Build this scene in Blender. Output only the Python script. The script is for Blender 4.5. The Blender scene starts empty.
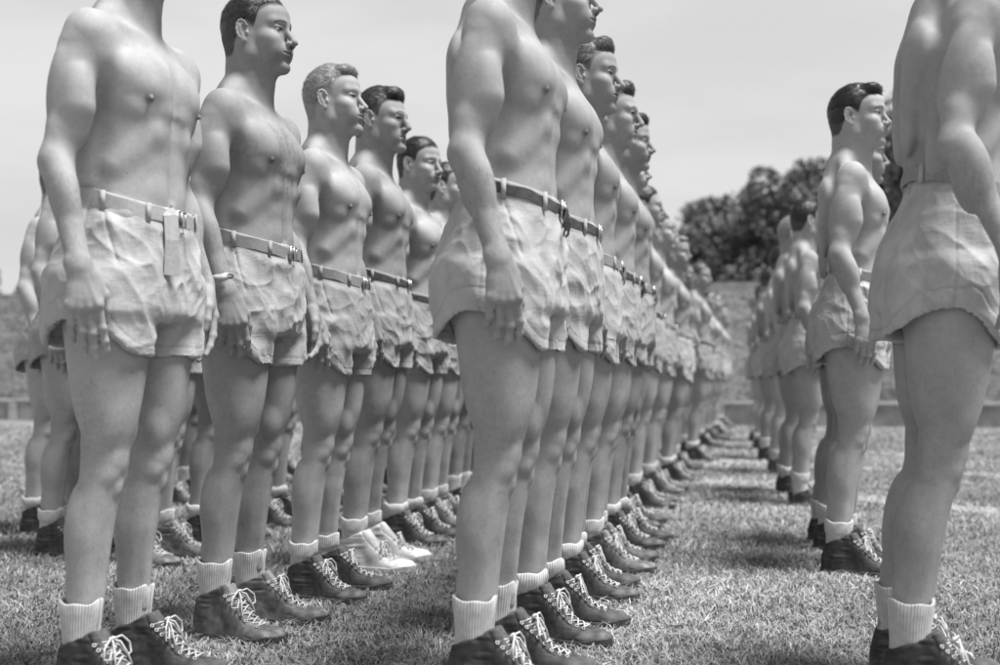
import bpy, math, random, os, time
import numpy as np
from mathutils import Matrix, Vector
from concurrent.futures import ThreadPoolExecutor
T0 = time.time()
QUICK = os.environ.get('QUICK') == '1'
F = np.float32
scene = bpy.context.scene
COL = scene.collection

# ------------------------------------------------------------------ maths
def prof(zs, vals, lo=None, hi=None, n=600):
    """smooth (Catmull-Rom) profile looked up from a table"""
    zs = np.array(zs, float); vals = np.array(vals, float)
    if zs[0] > zs[-1]: zs = zs[::-1]; vals = vals[::-1]
    m = np.gradient(vals, zs)
    zt = np.linspace(zs[0], zs[-1], n)
    i = np.clip(np.searchsorted(zs, zt) - 1, 0, len(zs) - 2)
    h = zs[i + 1] - zs[i]; t = (zt - zs[i]) / h
    v = (2*t**3 - 3*t**2 + 1)*vals[i] + (t**3 - 2*t**2 + t)*h*m[i] + (-2*t**3 + 3*t**2)*vals[i+1] + (t**3 - t**2)*h*m[i+1]
    return lambda z: np.interp(z, zt, v).astype(F)

def smin(a, b, k):
    h = np.maximum(k - np.abs(a - b), 0)
    return np.minimum(a, b) - h*h*(0.25/k)
def smax(a, b, k):
    h = np.maximum(k - np.abs(a - b), 0)
    return np.maximum(a, b) + h*h*(0.25/k)

def V(*a): return np.array(a, float)
def nrm(v): v = np.asarray(v, float); return v/np.linalg.norm(v)

def rotm(rx, ry, rz):
    return np.array(Matrix.Rotation(rz, 3, 'Z') @ Matrix.Rotation(ry, 3, 'Y') @ Matrix.Rotation(rx, 3, 'X'))

class Prim:
    def __init__(s, fn, lo, hi, k=0.02, op='+'):
        s.fn, s.lo, s.hi, s.k, s.op = fn, np.array(lo, float), np.array(hi, float), k, op

def cone(a, b, ra, rb, k=0.02, op='+', flat=None):
    """tapered capsule; flat=(axis, factor) squashes its section along axis"""
    a = V(*a); b = V(*b); ab = b - a; L2 = float(ab @ ab)
    fa = None
    if flat is not None: fa = nrm(flat[0]); ff = flat[1]
    def fn(P):
        q = P - a.astype(F)
        t = np.clip((q @ ab.astype(F))/F(L2), 0, 1)
        q = q - t[..., None]*ab.astype(F)
        if fa is not None:
            c = q @ fa.astype(F)
            d2 = (q*q).sum(-1) - c*c + (c*F(ff))**2
        else: d2 = (q*q).sum(-1)
        return np.sqrt(d2 + F(1e-12)) - (F(ra) + t*F(rb - ra))
    r = max(ra, rb)
    return Prim(fn, np.minimum(a, b) - r, np.maximum(a, b) + r, k, op)

def ell(c, r, k=0.02, op='+', rot=None):
    c = V(*c); r = V(*r); R = None if rot is None else rotm(*rot)
    rm = r.min()
    def fn(P):
        q = P - c.astype(F)
        if R is not None: q = q @ R.astype(F)
        q0 = q/r.astype(F)
        k0 = np.sqrt((q0*q0).sum(-1) + F(1e-12))
        q1 = q0/r.astype(F)
        k1 = np.sqrt((q1*q1).sum(-1) + F(1e-9))
        return k0*(k0 - 1)/k1
    e = r.max() if rot is not None else r
    return Prim(fn, c - e, c + e, k, op)

def evalp(prims, P, cen, half):
    """P: (nb, m, 3) points, cen (nb,3) block centres, half (nb,3). Returns (nb,m)"""
    d = np.full(P.shape[:2], 0.5, F)
    for p in prims:
        m = p.k + 0.004
        sel = np.all((cen + half > p.lo - m) & (cen - half < p.hi + m), axis=1)
        if not sel.any(): continue
        ds = p.fn(P[sel])
        if p.op == '+': d[sel] = smin(d[sel], ds, F(p.k))
        elif p.op == '-': d[sel] = smax(d[sel], -ds, F(p.k))
        elif p.op == '&': d[sel] = smax(d[sel], ds, F(p.k))
    return d

def nets(field, xs, ys, zs, B=8, margin=1.7):
    """naive surface nets over field(P, cen, half); sparse by blocks."""
    def pad(a):
        n = (len(a) + B - 1)//B*B; st = a[-1] - a[-2]
        return np.concatenate([a, a[-1] + st*np.arange(1, n - len(a) + 1)])
    xs, ys, zs = pad(xs), pad(ys), pad(zs)
    nx, ny, nz = len(xs)//B, len(ys)//B, len(zs)//B
    def cb(a, n):
        a = a.reshape(n, B); st = a[:, 1:2] - a[:, 0:1]
        lo = a[:, 0]; hi = a[:, -1]
        return (lo + hi)/2, (hi - lo)/2 + st[:, 0]*0.5
    cx, hx = cb(xs, nx); cy, hy = cb(ys, ny); cz, hz = cb(zs, nz)
    G = np.stack(np.meshgrid(cx, cy, cz, indexing='ij'), -1).reshape(-1, 3)
    H = np.stack(np.meshgrid(hx, hy, hz, indexing='ij'), -1).reshape(-1, 3)
    dc = field(G[:, None, :].astype(F), G, H*6)[:, 0]
    rad = np.linalg.norm(H, axis=1)
    act = np.nonzero(np.abs(dc) < rad*margin + 0.006)[0]
    D = np.where(dc < 0, F(-0.1), F(0.1)).astype(F)
    D = np.repeat(np.repeat(np.repeat(D.reshape(nx, ny, nz), B, 0), B, 1), B, 2)
    D = D.reshape(nx, B, ny, B, nz, B)
    bi = np.stack(np.unravel_index(act, (nx, ny, nz)), -1)
    step = 600
    for s in range(0, len(act), step):
        b = bi[s:s + step]
        X = xs.reshape(nx, B)[b[:, 0]]; Y = ys.reshape(ny, B)[b[:, 1]]; Z = zs.reshape(nz, B)[b[:, 2]]
        n = len(b)
        P = np.empty((n, B, B, B, 3), F)
        P[..., 0] = X[:, :, None, None]; P[..., 1] = Y[:, None, :, None]; P[..., 2] = Z[:, None, None, :]
        d = field(P.reshape(n, -1, 3), G[act[s:s+step]], H[act[s:s+step]]).reshape(n, B, B, B)
        D[b[:, 0], :, b[:, 1], :, b[:, 2], :] = d
    D = D.reshape(nx*B, ny*B, nz*B)
    S = D < 0
    # cells with a sign change
    c = S[:-1, :-1, :-1].astype(np.int8)
    tot = np.zeros_like(c)
    for i in (0, 1):
        for j in (0, 1):
            for k in (0, 1):
                tot += S[i:i+S.shape[0]-1, j:j+S.shape[1]-1, k:k+S.shape[2]-1]
    cells = np.nonzero((tot > 0) & (tot < 8))
    cid = np.full(c.shape, -1, np.int32)
    nC = len(cells[0]); cid[cells] = np.arange(nC)
    ci, cj, ck = cells
    acc = np.zeros((nC, 3)); cnt = np.zeros(nC)
    corners = [(i, j, k) for i in (0, 1) for j in (0, 1) for k in (0, 1)]
    vals = {co: D[ci+co[0], cj+co[1], ck+co[2]] for co in corners}
    for a in corners:
        for ax in range(3):
            if a[ax] == 1: continue
            b = list(a); b[ax] = 1; b = tuple(b)
            va, vb = vals[a], vals[b]
            m = (va < 0) != (vb < 0)
            t = va[m]/(va[m] - vb[m])
            p = np.zeros((m.sum(), 3))
            for q in range(3): p[:, q] = a[q]
            p[:, ax] = t
            acc[m] += p; cnt[m] += 1
    o = acc/cnt[:, None]
    vx = xs[ci] + o[:, 0]*(xs[ci+1] - xs[ci])
    vy = ys[cj] + o[:, 1]*(ys[cj+1] - ys[cj])
    vz = zs[ck] + o[:, 2]*(zs[ck+1] - zs[ck])
    verts = np.stack([vx, vy, vz], -1)
    quads = []
    # edges along each axis
    for ax in range(3):
        sl0 = [slice(None)]*3; sl1 = [slice(None)]*3
        sl0[ax] = slice(0, -1); sl1[ax] = slice(1, None)
        A, Bq = S[tuple(sl0)], S[tuple(sl1)]
        e = np.nonzero(A != Bq)
        o1, o2 = [(1, 2), (2, 0), (0, 1)][ax]
        idx = list(e)
        ok = (idx[o1] > 0) & (idx[o2] > 0) & (idx[o1] < c.shape[o1]) & (idx[o2] < c.shape[o2]) & (idx[ax] < c.shape[ax])
        idx = [q[ok] for q in idx]; flip = A[tuple(e)][ok]
        def at(d1, d2):
            q = [x.copy() for x in idx]; q[o1] -= d1; q[o2] -= d2
            return cid[tuple(q)]
        v = np.stack([at(1, 1), at(0, 1), at(0, 0), at(1, 0)], -1)
        v[~flip] = v[~flip][:, ::-1]
        quads.append(v)
    quads = np.concatenate(quads)
    return verts, quads

def lap(verts, quads, it=1, w=0.5):
    e = np.concatenate([quads[:, [0, 1]], quads[:, [1, 2]], quads[:, [2, 3]], quads[:, [3, 0]]])
    n = len(verts)
    for _ in range(it):
        acc = np.stack([np.bincount(e[:, 0], verts[e[:, 1], q], n) + np.bincount(e[:, 1], verts[e[:, 0], q], n) for q in range(3)], -1)
        cnt = np.bincount(e[:, 0], minlength=n) + np.bincount(e[:, 1], minlength=n)
        verts = verts*(1 - w) + w*acc/np.maximum(cnt, 1)[:, None]
    return verts

def vnormals(v, q):
    fn = np.cross(v[q[:, 2]] - v[q[:, 0]], v[q[:, 3]] - v[q[:, 1]])
    N = np.stack([sum(np.bincount(q[:, c], fn[:, a], len(v)) for c in range(4)) for a in range(3)], -1)
    return N/(np.linalg.norm(N, axis=1, keepdims=True) + 1e-12)

_tab = np.random.RandomState(7).rand(4096).astype(F)
def vnoise(P, seed=0):
    """smooth 3-D value noise in 0..1 with lattice 1"""
    P = np.asarray(P, F) + F(173.3); I = np.floor(P).astype(np.int64); f = P - I; f = f*f*(3 - 2*f)
    out = 0
    for i in (0, 1):
        for j in (0, 1):
            for k in (0, 1):
                h = ((I[..., 0]+i)*73856093 ^ (I[..., 1]+j)*19349663 ^ (I[..., 2]+k)*83492791 ^ (seed*2654435761)) & 0x7fffffff
                h = (h ^ (h >> 13)) & 4095
                w = (f[..., 0] if i else 1-f[..., 0])*(f[..., 1] if j else 1-f[..., 1])*(f[..., 2] if k else 1-f[..., 2])
                out = out + w*_tab[h]
    return out
def sstep(a, b, x):
    t = np.clip((x - a)/(b - a), 0, 1); return t*t*(3 - 2*t)

# ------------------------------------------------------------------ objects
def mesh_obj(name, verts, faces, mat, parent=None, smooth=True, attrs=None, mesh=None):
    if mesh is None:
        mesh = bpy.data.meshes.new(name)
        verts = np.asarray(verts, np.float32)
        if isinstance(faces, np.ndarray):
            k = faces.shape[1]; nf = len(faces)
            mesh.vertices.add(len(verts)); mesh.vertices.foreach_set('co', verts.ravel())
            mesh.loops.add(nf*k); mesh.loops.foreach_set('vertex_index', faces.astype(np.int32).ravel())
            mesh.polygons.add(nf)
            mesh.polygons.foreach_set('loop_start', np.arange(0, nf*k, k, dtype=np.int32))
            mesh.polygons.foreach_set('loop_total', np.full(nf, k, np.int32))
            mesh.update(calc_edges=True)
        else:
            mesh.from_pydata([tuple(map(float, v)) for v in verts], [], faces)
        mesh.polygons.foreach_set('use_smooth', np.full(len(mesh.polygons), smooth))
        for an, av in (attrs or {}).items():
            a = mesh.attributes.new(an, 'FLOAT', 'POINT'); a.data.foreach_set('value', np.asarray(av, np.float32))
        if mat is not None: mesh.materials.append(mat)
        mesh.update()
    o = bpy.data.objects.new(name, mesh); COL.objects.link(o)
    if parent is not None: o.parent = parent
    return o

class MB:
    """collects quads / tris into one mesh"""
    def __init__(s): s.v = []; s.f = []; s.t = []
    def add(s, v, f, tone=1.0):
        n = len(s.v); s.v += [tuple(p) for p in v]; s.f += [tuple(i+n for i in q) for q in f]; s.t += [tone]*len(v)
    def tube(s, pts, r, seg=6, closed=False, tone=1.0, flat=1.0, flatn=None):
        pts = [np.array(p, float) for p in pts]; n = len(pts); rings = []
        up = V(0, 0, 1)
        for i, p in enumerate(pts):
            a = pts[(i-1) % n] if (closed or i > 0) else p; b = pts[(i+1) % n] if (closed or i < n-1) else p
            t = nrm(b - a + 1e-9)
            u = np.cross(t, up if abs(t[2]) < .9 else V(1, 0, 0)); u = nrm(u); w = np.cross(u, t)
            if flatn is not None:
                w = flatn[i] if isinstance(flatn, (list, tuple)) else flatn
                w = nrm(w - t*(w @ t)); u = nrm(np.cross(t, w))
            rr = r[i] if isinstance(r, (list, tuple)) else r
            rings.append([p + rr*(math.cos(2*math.pi*j/seg)*u + flat*math.sin(2*math.pi*j/seg)*w) for j in range(seg)])
        v = [q for ring in rings for q in ring]; f = []
        for i in range(n if closed else n-1):
            for j in range(seg):
                a = i*seg + j; b = i*seg + (j+1) % seg; c = ((i+1) % n)*seg + (j+1) % seg; d = ((i+1) % n)*seg + j
                f.append((a, b, c, d))
        if not closed:
            f.append(tuple(range(seg))[::-1]); f.append(tuple((n-1)*seg + j for j in range(seg)))
        s.add(v, f, tone)
    def box(s, c, h, R=None, tone=1.0, bev=0.0):
        c = np.array(c, float); h = np.array(h, float)
        R = np.eye(3) if R is None else R
        v = []; 
        for i in (-1, 1):
            for j in (-1, 1):
                for k in (-1, 1): v.append(c + R @ (h*V(i, j, k)))
        s.add(v, [(0, 1, 3, 2), (4, 6, 7, 5), (0, 4, 5, 1), (2, 3, 7, 6), (0, 2, 6, 4), (1, 5, 7, 3)], tone)
    def obj(s, name, mat, parent=None, smooth=True):
        return mesh_obj(name, s.v, s.f, mat, parent, smooth, {'tone': s.t})

def meta(o, label=None, cat=None, group=None, kind=None):
    if label: o['label'] = label
    if cat: o['category'] = cat
    if group: o['group'] = group
    if kind: o['kind'] = kind

# ------------------------------------------------------------------ materials
def newmat(name):
    m = bpy.data.materials.new(name); m.use_nodes = True
    nt = m.node_tree; b = nt.nodes['Principled BSDF']; return m, nt, b
def node(nt, t, **kw):
    n = nt.nodes.new(t)
    for k, v in kw.items():
        if k in n.inputs: n.inputs[k].default_value = v
        else: setattr(n, k, v)
    return n
def ramp(nt, src, pts):
    r = nt.nodes.new('ShaderNodeMapRange'); r.interpolation_type = 'SMOOTHSTEP'
    (a, va), (b, vb) = pts
    r.inputs[1].default_value = a; r.inputs[2].default_value = b; r.inputs[3].default_value = va; r.inputs[4].default_value = vb
    nt.links.new(src, r.inputs[0]); return r.outputs[0]
def mul(nt, a, b, op='MULTIPLY'):
    m = nt.nodes.new('ShaderNodeMath'); m.operation = op
    for i, x in enumerate((a, b)):
        if isinstance(x, (int, float)): m.inputs[i].default_value = x
        else: nt.links.new(x, m.inputs[i])
    return m.outputs[0]
def noise(nt, scale, detail=4, rough=.55, vec=None, dist=0.0):
    n = nt.nodes.new('ShaderNodeTexNoise'); n.inputs['Scale'].default_value = scale; n.inputs['Detail'].default_value = detail
    n.inputs['Roughness'].default_value = rough; n.inputs['Distortion'].default_value = dist
    if vec is None:
        tc = nt.nodes.new('ShaderNodeTexCoord'); vec = tc.outputs['Object']
    nt.links.new(vec, n.inputs['Vector']); return n.outputs['Fac']
def mapped(nt, scale, rot=(0, 0, 0)):
    tc = nt.nodes.new('ShaderNodeTexCoord'); mp = nt.nodes.new('ShaderNodeMapping')
    mp.inputs['Scale'].default_value = scale; mp.inputs['Rotation'].default_value = rot
    nt.links.new(tc.outputs['Object'], mp.inputs['Vector']); return mp.outputs[0]
def tonesrc(nt, name='tone'):
    a = nt.nodes.new('ShaderNodeAttribute'); a.attribute_name = name; return a.outputs['Fac']
def bump(nt, b, h, strength, dist, prev=None):
    n = nt.nodes.new('ShaderNodeBump'); n.inputs['Strength'].default_value = strength; n.inputs['Distance'].default_value = dist
    nt.links.new(h, n.inputs['Height'])
    if prev is not None: nt.links.new(prev, n.inputs['Normal'])
    nt.links.new(n.outputs[0], b.inputs['Normal']); return n.outputs[0]

def skin_mat(name, alb, sheen=.5):
    m, nt, b = newmat(name)
    t = tonesrc(nt)
    n1 = ramp(nt, noise(nt, 9, 3), [(.3, .90), (.7, 1.07)])
    n2 = mul(nt, ramp(nt, noise(nt, 75, 4, .7), [(.35, .955), (.65, 1.035)]), ramp(nt, noise(nt, 480, 2, .6), [(.35, .92), (.65, 1.06)]))
    oi = nt.nodes.new('ShaderNodeObjectInfo')
    v = mul(nt, mul(nt, mul(nt, n1, n2), t), alb)
    # freckles and moles
    vo = nt.nodes.new('ShaderNodeTexVoronoi'); vo.inputs['Scale'].default_value = 15
    tc = nt.nodes.new('ShaderNodeTexCoord'); nt.links.new(tc.outputs['Object'], vo.inputs['Vector'])
    fr = ramp(nt, vo.outputs['Distance'], [(.025, .72), (.05, 1.0)])
    v = mul(nt, v, fr)
    nt.links.new(v, b.inputs['Base Color'])
    b.inputs['Roughness'].default_value = .52
    nt.links.new(ramp(nt, noise(nt, 30, 3), [(.3, .56), (.7, .72)]), b.inputs['Roughness'])
    b.inputs['Specular IOR Level'].default_value = .17
    b.inputs['Subsurface Weight'].default_value = 0
    b.inputs['Subsurface Radius'].default_value = (.01, .01, .01)
    b.inputs['Subsurface Scale'].default_value = 1.0
    p = bump(nt, b, noise(nt, 420, 3, .6), .32, .0012)
    bump(nt, b, noise(nt, 34, 4, .55), .25, .0022, p)
    return m

def cloth_mat(name, alb, scale=900):
    m, nt, b = newmat(name)
    t = tonesrc(nt)
    v = mul(nt, mul(nt, ramp(nt, noise(nt, 14, 5, .6), [(.3, .86), (.7, 1.08)]), t), alb)
    v = mul(nt, v, ramp(nt, noise(nt, 1, 3, .6, mapped(nt, (340, 340, 60))), [(.3, .94), (.7, 1.05)]))
    nt.links.new(v, b.inputs['Base Color'])
    b.inputs['Roughness'].default_value = .9; b.inputs['Specular IOR Level'].default_value = .15
    b.inputs['Sheen Weight'].default_value = .15
    p = bump(nt, b, noise(nt, 700, 2, .5), .4, .0008)
    # small creases
    n = noise(nt, 1, 4, .6, mapped(nt, (70, 70, 26), (.3, .5, 0)), .8)
    p = bump(nt, b, n, .35, .005, p)
    n = noise(nt, 1, 4, .6, mapped(nt, (26, 26, 85), (.0, -.5, .2)), .8)
    bump(nt, b, n, .3, .004, p)
    return m

def plain_mat(name, alb, rough=.7, spec=.3, nscale=40, namp=.12, bscale=None, bstr=.3, bdist=.002, metal=0, usetone=True):
    m, nt, b = newmat(name)
    v = ramp(nt, noise(nt, nscale, 4, .6), [(.3, alb*(1-namp)), (.7, alb*(1+namp))])
    if usetone: v = mul(nt, v, tonesrc(nt))
    nt.links.new(v, b.inputs['Base Color'])
    b.inputs['Roughness'].default_value = rough; b.inputs['Specular IOR Level'].default_value = spec; b.inputs['Metallic'].default_value = metal
    if bscale: bump(nt, b, noise(nt, bscale, 4, .6), bstr, bdist)
    return m

def sock_mat():
    m, nt, b = newmat('sock_knit')
    a = nt.nodes.new('ShaderNodeAttribute'); a.attribute_name = 'ang'
    w = mul(nt, mul(nt, a.outputs['Fac'], 44.0), 0.0, 'ADD')
    s = nt.nodes.new('ShaderNodeMath'); s.operation = 'SINE'; nt.links.new(w, s.inputs[0])
    h = ramp(nt, s.outputs[0], [(-1, 0), (1, 1)])
    v = mul(nt, ramp(nt, h, [(0, .48), (1, .62)]), ramp(nt, noise(nt, 60, 3), [(.3, .86), (.7, 1.05)]))
    nt.links.new(mul(nt, v, tonesrc(nt)), b.inputs['Base Color']); b.inputs['Roughness'].default_value = .95; b.inputs['Specular IOR Level'].default_value = .1
    b.inputs['Sheen Weight'].default_value = .3
    p = bump(nt, b, h, .7, .002)
    bump(nt, b, noise(nt, 900, 2), .5, .001, p)
    return m

M = {}
def make_mats():
    for i, a in enumerate((.37, .30, .25, .33)): M['skin%d' % i] = skin_mat('skin_%s' % 'abcd'[i], a)
    for i, a in enumerate((.42, .37, .32, .27)): M['cloth%d' % i] = cloth_mat('cotton_%s' % 'abcd'[i], a)
    M['belt_light'] = plain_mat('belt_webbing', .27, .9, .1, 90, .1, 600, .4, .001)
    M['belt_pale'] = plain_mat('belt_cotton', .40, .9, .1, 90, .1, 600, .4, .001)
    M['belt_dark'] = plain_mat('belt_leather', .07, .5, .4, 60, .3, 200, .4, .001)
    M['metal'] = plain_mat('buckle_metal', .5, .35, .5, 60, .15, metal=.9)
    M['canvas'] = plain_mat('shoe_canvas', .042, .72, .35, 50, .35, 420, .5, .0015)
    M['canvas_brown'] = plain_mat('worn_shoe_canvas', .085, .7, .35, 40, .35, 420, .5, .0015)
    M['canvas_white'] = plain_mat('white_shoe_canvas', .42, .8, .2, 40, .12, 420, .5, .0015)
    M['rubber'] = plain_mat('shoe_rubber', .055, .6, .4, 60, .4, 120, .4, .002)
    M['rubber_white'] = plain_mat('white_shoe_rubber', .5, .6, .4, 60, .2, 120, .3, .001)
    M['lace'] = plain_mat('cotton_lace', .50, .9, .1, 80, .15, 900, .4, .0006)
    M['sock'] = sock_mat()
    for n, a in (('dark', .022), ('brown', .06), ('blond', .24), ('black', .012)):
        m, nt, b = newmat('hair_' + n)
        v = mul(nt, ramp(nt, noise(nt, 220, 3), [(.3, a*.6), (.7, a*1.5)]), tonesrc(nt)); nt.links.new(v, b.inputs['Base Color'])
        b.inputs['Roughness'].default_value = .42; b.inputs['Specular IOR Level'].default_value = .5
        bump(nt, b, noise(nt, 1, 3, .6, mapped(nt, (60, 420, 300))), .6, .002)
        M['hair_' + n] = m
    m, nt, b = newmat('eye_ball')
    v = mul(nt, tonesrc(nt), .40); nt.links.new(v, b.inputs['Base Color']); b.inputs['Roughness'].default_value = .2
    M['eye'] = m
make_mats()

# ------------------------------------------------------------------ the body
HEAD0 = V(.014, 0, 1.678)      # ear-level centre of the head
PIV = V(-.012, 0, 1.60)
def headmat(p):
    return rotm(p.get('roll', 0), -p.get('pitch', 0), p.get('yaw', 0))

def head_prims(p):
    nz = p.get('nose', 1.0); jw = p.get('jaw', 1.0); br = p.get('brow', 1.0); ch = p.get('chin', 1.0)
    L = []
    A = L.append
    A(ell((-.014, 0, .035), (.096, .0745, .090), .02))
    A(ell((.034, 0, .046), (.056, .060, .052), .03))
    A(cone((-.062, 0, .004), (-.054, 0, -.075), .042, .044, .03))
    A(ell((.026, 0, -.022), (.060, .056*jw, .080), .03))
    A(cone((.070, 0, -.088), (.004, .046*jw, -.060), .020, .017, .03))          # jaw line (y is folded)
    A(cone((.004, .048*jw, -.056), (-.004, .058, -.010), .015, .014, .025))
    A(ell((.083*ch, 0, -.094), (.018, .022, .017), .018))
    A(ell((.060, .044*jw, -.018), (.026, .020, .020), .022))                  # cheekbone
    A(ell((.062, .034, -.050), (.026, .022, .030), .022))                  # cheek
    A(cone((.0880, .010, .029), (.073, .045, .030), .0085*br, .0075*br, .020))   # brow
    A(cone((.088, 0, .020), (.111*nz**.3, 0, -.022), .0085, .0095*nz, .010))
    A(ell((.112*nz**.3, 0, -.0265), (.0105*nz, .0095*nz, .0085), .006))
    A(ell((.1015, .0125, -.0305), (.0095, .0065, .0075), .005))
    A(ell((.086, 0, -.056), (.014, .028, .022), .018))                       # mouth mass
    A(ell((.104, .033, .011), (.020, .0155, .0115), .012, '-', (0, 0, .45)))     # socket
    A(ell((.0738, .0318, .0102), (.0140, .0150, .0138), .004))                 # lids
    A(cone((.0895, .018, .0172), (.082, .043, .0150), .0026, .0024, .005))      # upper lid fold
    A(ell((.0890, .0330, .0088), (.010, .0135, .0050), .0012, '-', (0, 0, .4)))    # opening
    sm = p.get('smile', 0)*.005
    A(cone((.0990, .004, -.0510), (.0895, .023, -.0545 + sm), .0048, .0026, .005))      # upper lip
    A(cone((.0965, .000, -.0628), (.0890, .019, -.0580 + sm), .0058, .0032, .006))     # lower lip
    A(cone((.1050, 0, -.0568), (.0930, .027, -.0558 + sm*1.3), .0017, .0014, .0025, '-'))
    A(ell((.100, 0, -.077), (.007, .018, .006), .01, '-'))                    # under-lip hollow
    # ear
    A(ell((-.008, .0790, .004), (.0160, .0055, .0270), .005, '+', (0, -.18, -.38)))
    A(ell((-.003, .0850, .007), (.0100, .0060, .0170), .003, '-', (0, -.18, -.38)))
    Re = rotm(0, -.18, -.38); ec = V(-.007, .0815, .005)
    hx = [ec + Re @ V(.0165*math.cos(math.radians(a)), 0, .0285*math.sin(math.radians(a))) for a in (20, 50, 80, 110, 140, 170, 200, 225)]
    for a_, b_ in zip(hx[:-1], hx[1:]): A(cone(a_, b_, .0032, .0032, .0025))
    A(ell((-.004, .0790, -.024), (.0075, .0042, .0090), .004))
    A(cone((-.014, .0850, .018), (-.010, .0835, -.006), .0022, .0024, .003))
    A(ell((.006, .0780, -.004), (.004, .004, .006), .003))
    return L

def body_prims(p):
    mu = p.get('mus', 1.0); fat = p.get('fat', 0.0); thin = p.get('thin', 0.0)
    L = []; A = L.append
    z = [.78, .83, .88, .93, .98, 1.04, 1.10, 1.16, 1.22, 1.28, 1.34, 1.40, 1.45, 1.49, 1.53]
    aw = [.150, .163, .170, .170, .162, .152, .145, .144, .149, .155, .158, .150, .118, .080, .058]
    xf = [.070, .088, .096, .100, .103, .104+.02*fat, .101+.03*fat, .098+.015*fat, .102, .110, .113, .098, .068, .042, .032]
    xb = [-.085, -.122, -.135, -.130, -.110, -.088, -.076, -.078, -.092, -.106, -.115, -.114, -.098, -.080, -.068]
    aw = [a - thin*.010 + fat*.012 for a in aw]
    fa, ff, fb = prof(z, aw), prof(z, xf), prof(z, xb)
    def torso(P):
        zz = P[..., 2]; a = fa(zz); f = ff(zz); b = fb(zz); c = (f + b)*.5*F(.6)
        dx = P[..., 0] - c
        rx = np.where(dx > 0, f - c, c - b); e = F(2.35)
        r = ((np.abs(dx)/rx)**e + (np.abs(P[..., 1])/a)**e + F(1e-9))**(1/e)
        d = (r - 1)*np.minimum(a, rx)*F(.95)
        return smax(smax(d, zz - F(1.525), F(.03)), F(.80) - zz, F(.05))
    A(Prim(torso, (-.2, -.25, .72), (.2, .25, 1.56), .03))
    # buttocks
    A(ell((-.075, .075, .885), (.070, .080, .085), .03))
    # legs (loft along z)
    zl = [.07, .10, .14, .20, .27, .34, .40, .46, .50, .55, .62, .70, .78, .88]
    cx = [-.050, -.050, -.050, -.046, -.040, -.032, -.022, -.010, -.003, .002, .004, .003, .000, -.005]
    fr = [.038, .033, .032, .034, .036, .040, .043, .047, .050, .055, .069, .085, .097, .102]
    bk = [.040, .034, .033, .036, .048, .061, .059, .046, .044, .051, .066, .083, .098, .112]
    ou = [.032, .029, .028, .032, .040, .047, .047, .043, .044, .049, .062, .075, .085, .090]
    inn = [.032, .029, .028, .032, .038, .045, .045, .042, .043, .048, .058, .070, .078, .082]
    lg = p.get('leg', 1.0)
    g = [prof(zl, q) for q in (cx, [x*lg for x in fr], [x*lg for x in bk], [x*lg for x in ou], [x*lg for x in inn])]
    cyf = prof([.07, .30, .50, .70, .88], [.104, .098, .094, .094, .092])
    def leg(P):
        zz = P[..., 2]; c = g[0](zz); f = g[1](zz); b = g[2](zz); o = g[3](zz); i = g[4](zz); cy = cyf(zz)
        dx = P[..., 0] - c; dy = P[..., 1] - cy
        rx = np.where(dx > 0, f, b); ry = np.where(dy > 0, o, i); e = F(2.1)
        r = ((np.abs(dx)/rx)**e + (np.abs(dy)/ry)**e + F(1e-9))**(1/e)
        d = (r - 1)*np.minimum(rx, ry)
        return smax(smax(d, zz - F(.90), F(.03)), F(.065) - zz, F(.02))
    A(Prim(leg, (-.16, -.01, .04), (.14, .2, .93), .022))
    m = mu
    A(ell((.034, .092, .690), (.046*m, .038, .125), .03))             # rectus femoris
    A(ell((.018, .128, .665), (.043, .033*m, .110), .03))            # vastus lateralis
    A(ell((.028, .062, .580), (.028*m, .024*m, .045), .020))
    A(ell((.022, .122, .600), (.026*m, .020*m, .050), .020))            # teardrop
    A(ell((-.033, .095, .70), (.044, .046, .12), .03))              # hamstring
    A(ell((.0285, .094, .512), (.018, .024, .030), .020))
    A(ell((.018, .074, .478), (.017, .013, .018), .018)); A(ell((.018, .113, .480), (.017, .013, .018), .018))             # patella
    A(ell((.030, .094, .455), (.010, .011, .020), .014))             # tibial tuberosity
    A(cone((-.034, .114, .55), (-.036, .118, .47), .011, .009, .02))         # hamstring tendons
    A(cone((-.034, .074, .55), (-.036, .070, .47), .011, .009, .02))
    A(ell((-.057, .080, .370), (.028*m, .024, .080), .022))           # gastrocnemius
    A(ell((-.055, .114, .380), (.026*m, .023, .074), .022))
    A(cone((.006, .088, .43), (-.015, .092, .16), .014, .010, .02))          # shin
    A(cone((-.078, .100, .24), (-.084, .103, .09), .010, .008, .02))          # achilles
    A(ell((-.048, .133, .088), (.011, .008, .013), .012))
    A(ell((-.044, .072, .098), (.012, .008, .014), .012))
    # foot inside the shoe
    A(cone((-.060, .104, .050), (.10, .128, .026), .034, .022, .03))
    # chest
    A(ell((.059, .078, 1.338), (.046*m, .080, .064), .042, '+', (0, .10, .28)))
    A(cone((.080, .085, 1.335), (.030, .165, 1.385), .036*m, .030, .03))
    A(cone((.097, .02, 1.290), (.068, .115, 1.288), .006*m, .006*m, .035))           # lower pec border
    A(ell((.118, 0, 1.34), (.012, .007, .07), .025, '-'))                # sternum groove
    A(cone((-.030, .135, 1.36), (-.045, .118, 1.13), .046*m, .028, .035))          # lat
    A(cone((.048, .022, 1.452), (.012, .165, 1.478), .0085, .0085, .014))          # clavicle
    A(cone((-.040, .012, 1.570), (-.022, .135, 1.462), .030, .026*m, .040))          # trapezius
    A(cone((-.060, .03, 1.50), (-.085, .07, 1.40), .045, .035, .04))
    A(ell((-.098, .088, 1.37), (.024*m, .048, .072), .025, '+', (0, .05, -.2)))       # scapula
    A(ell((-.105, .058, 1.26), (.022, .040, .10), .03))
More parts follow.
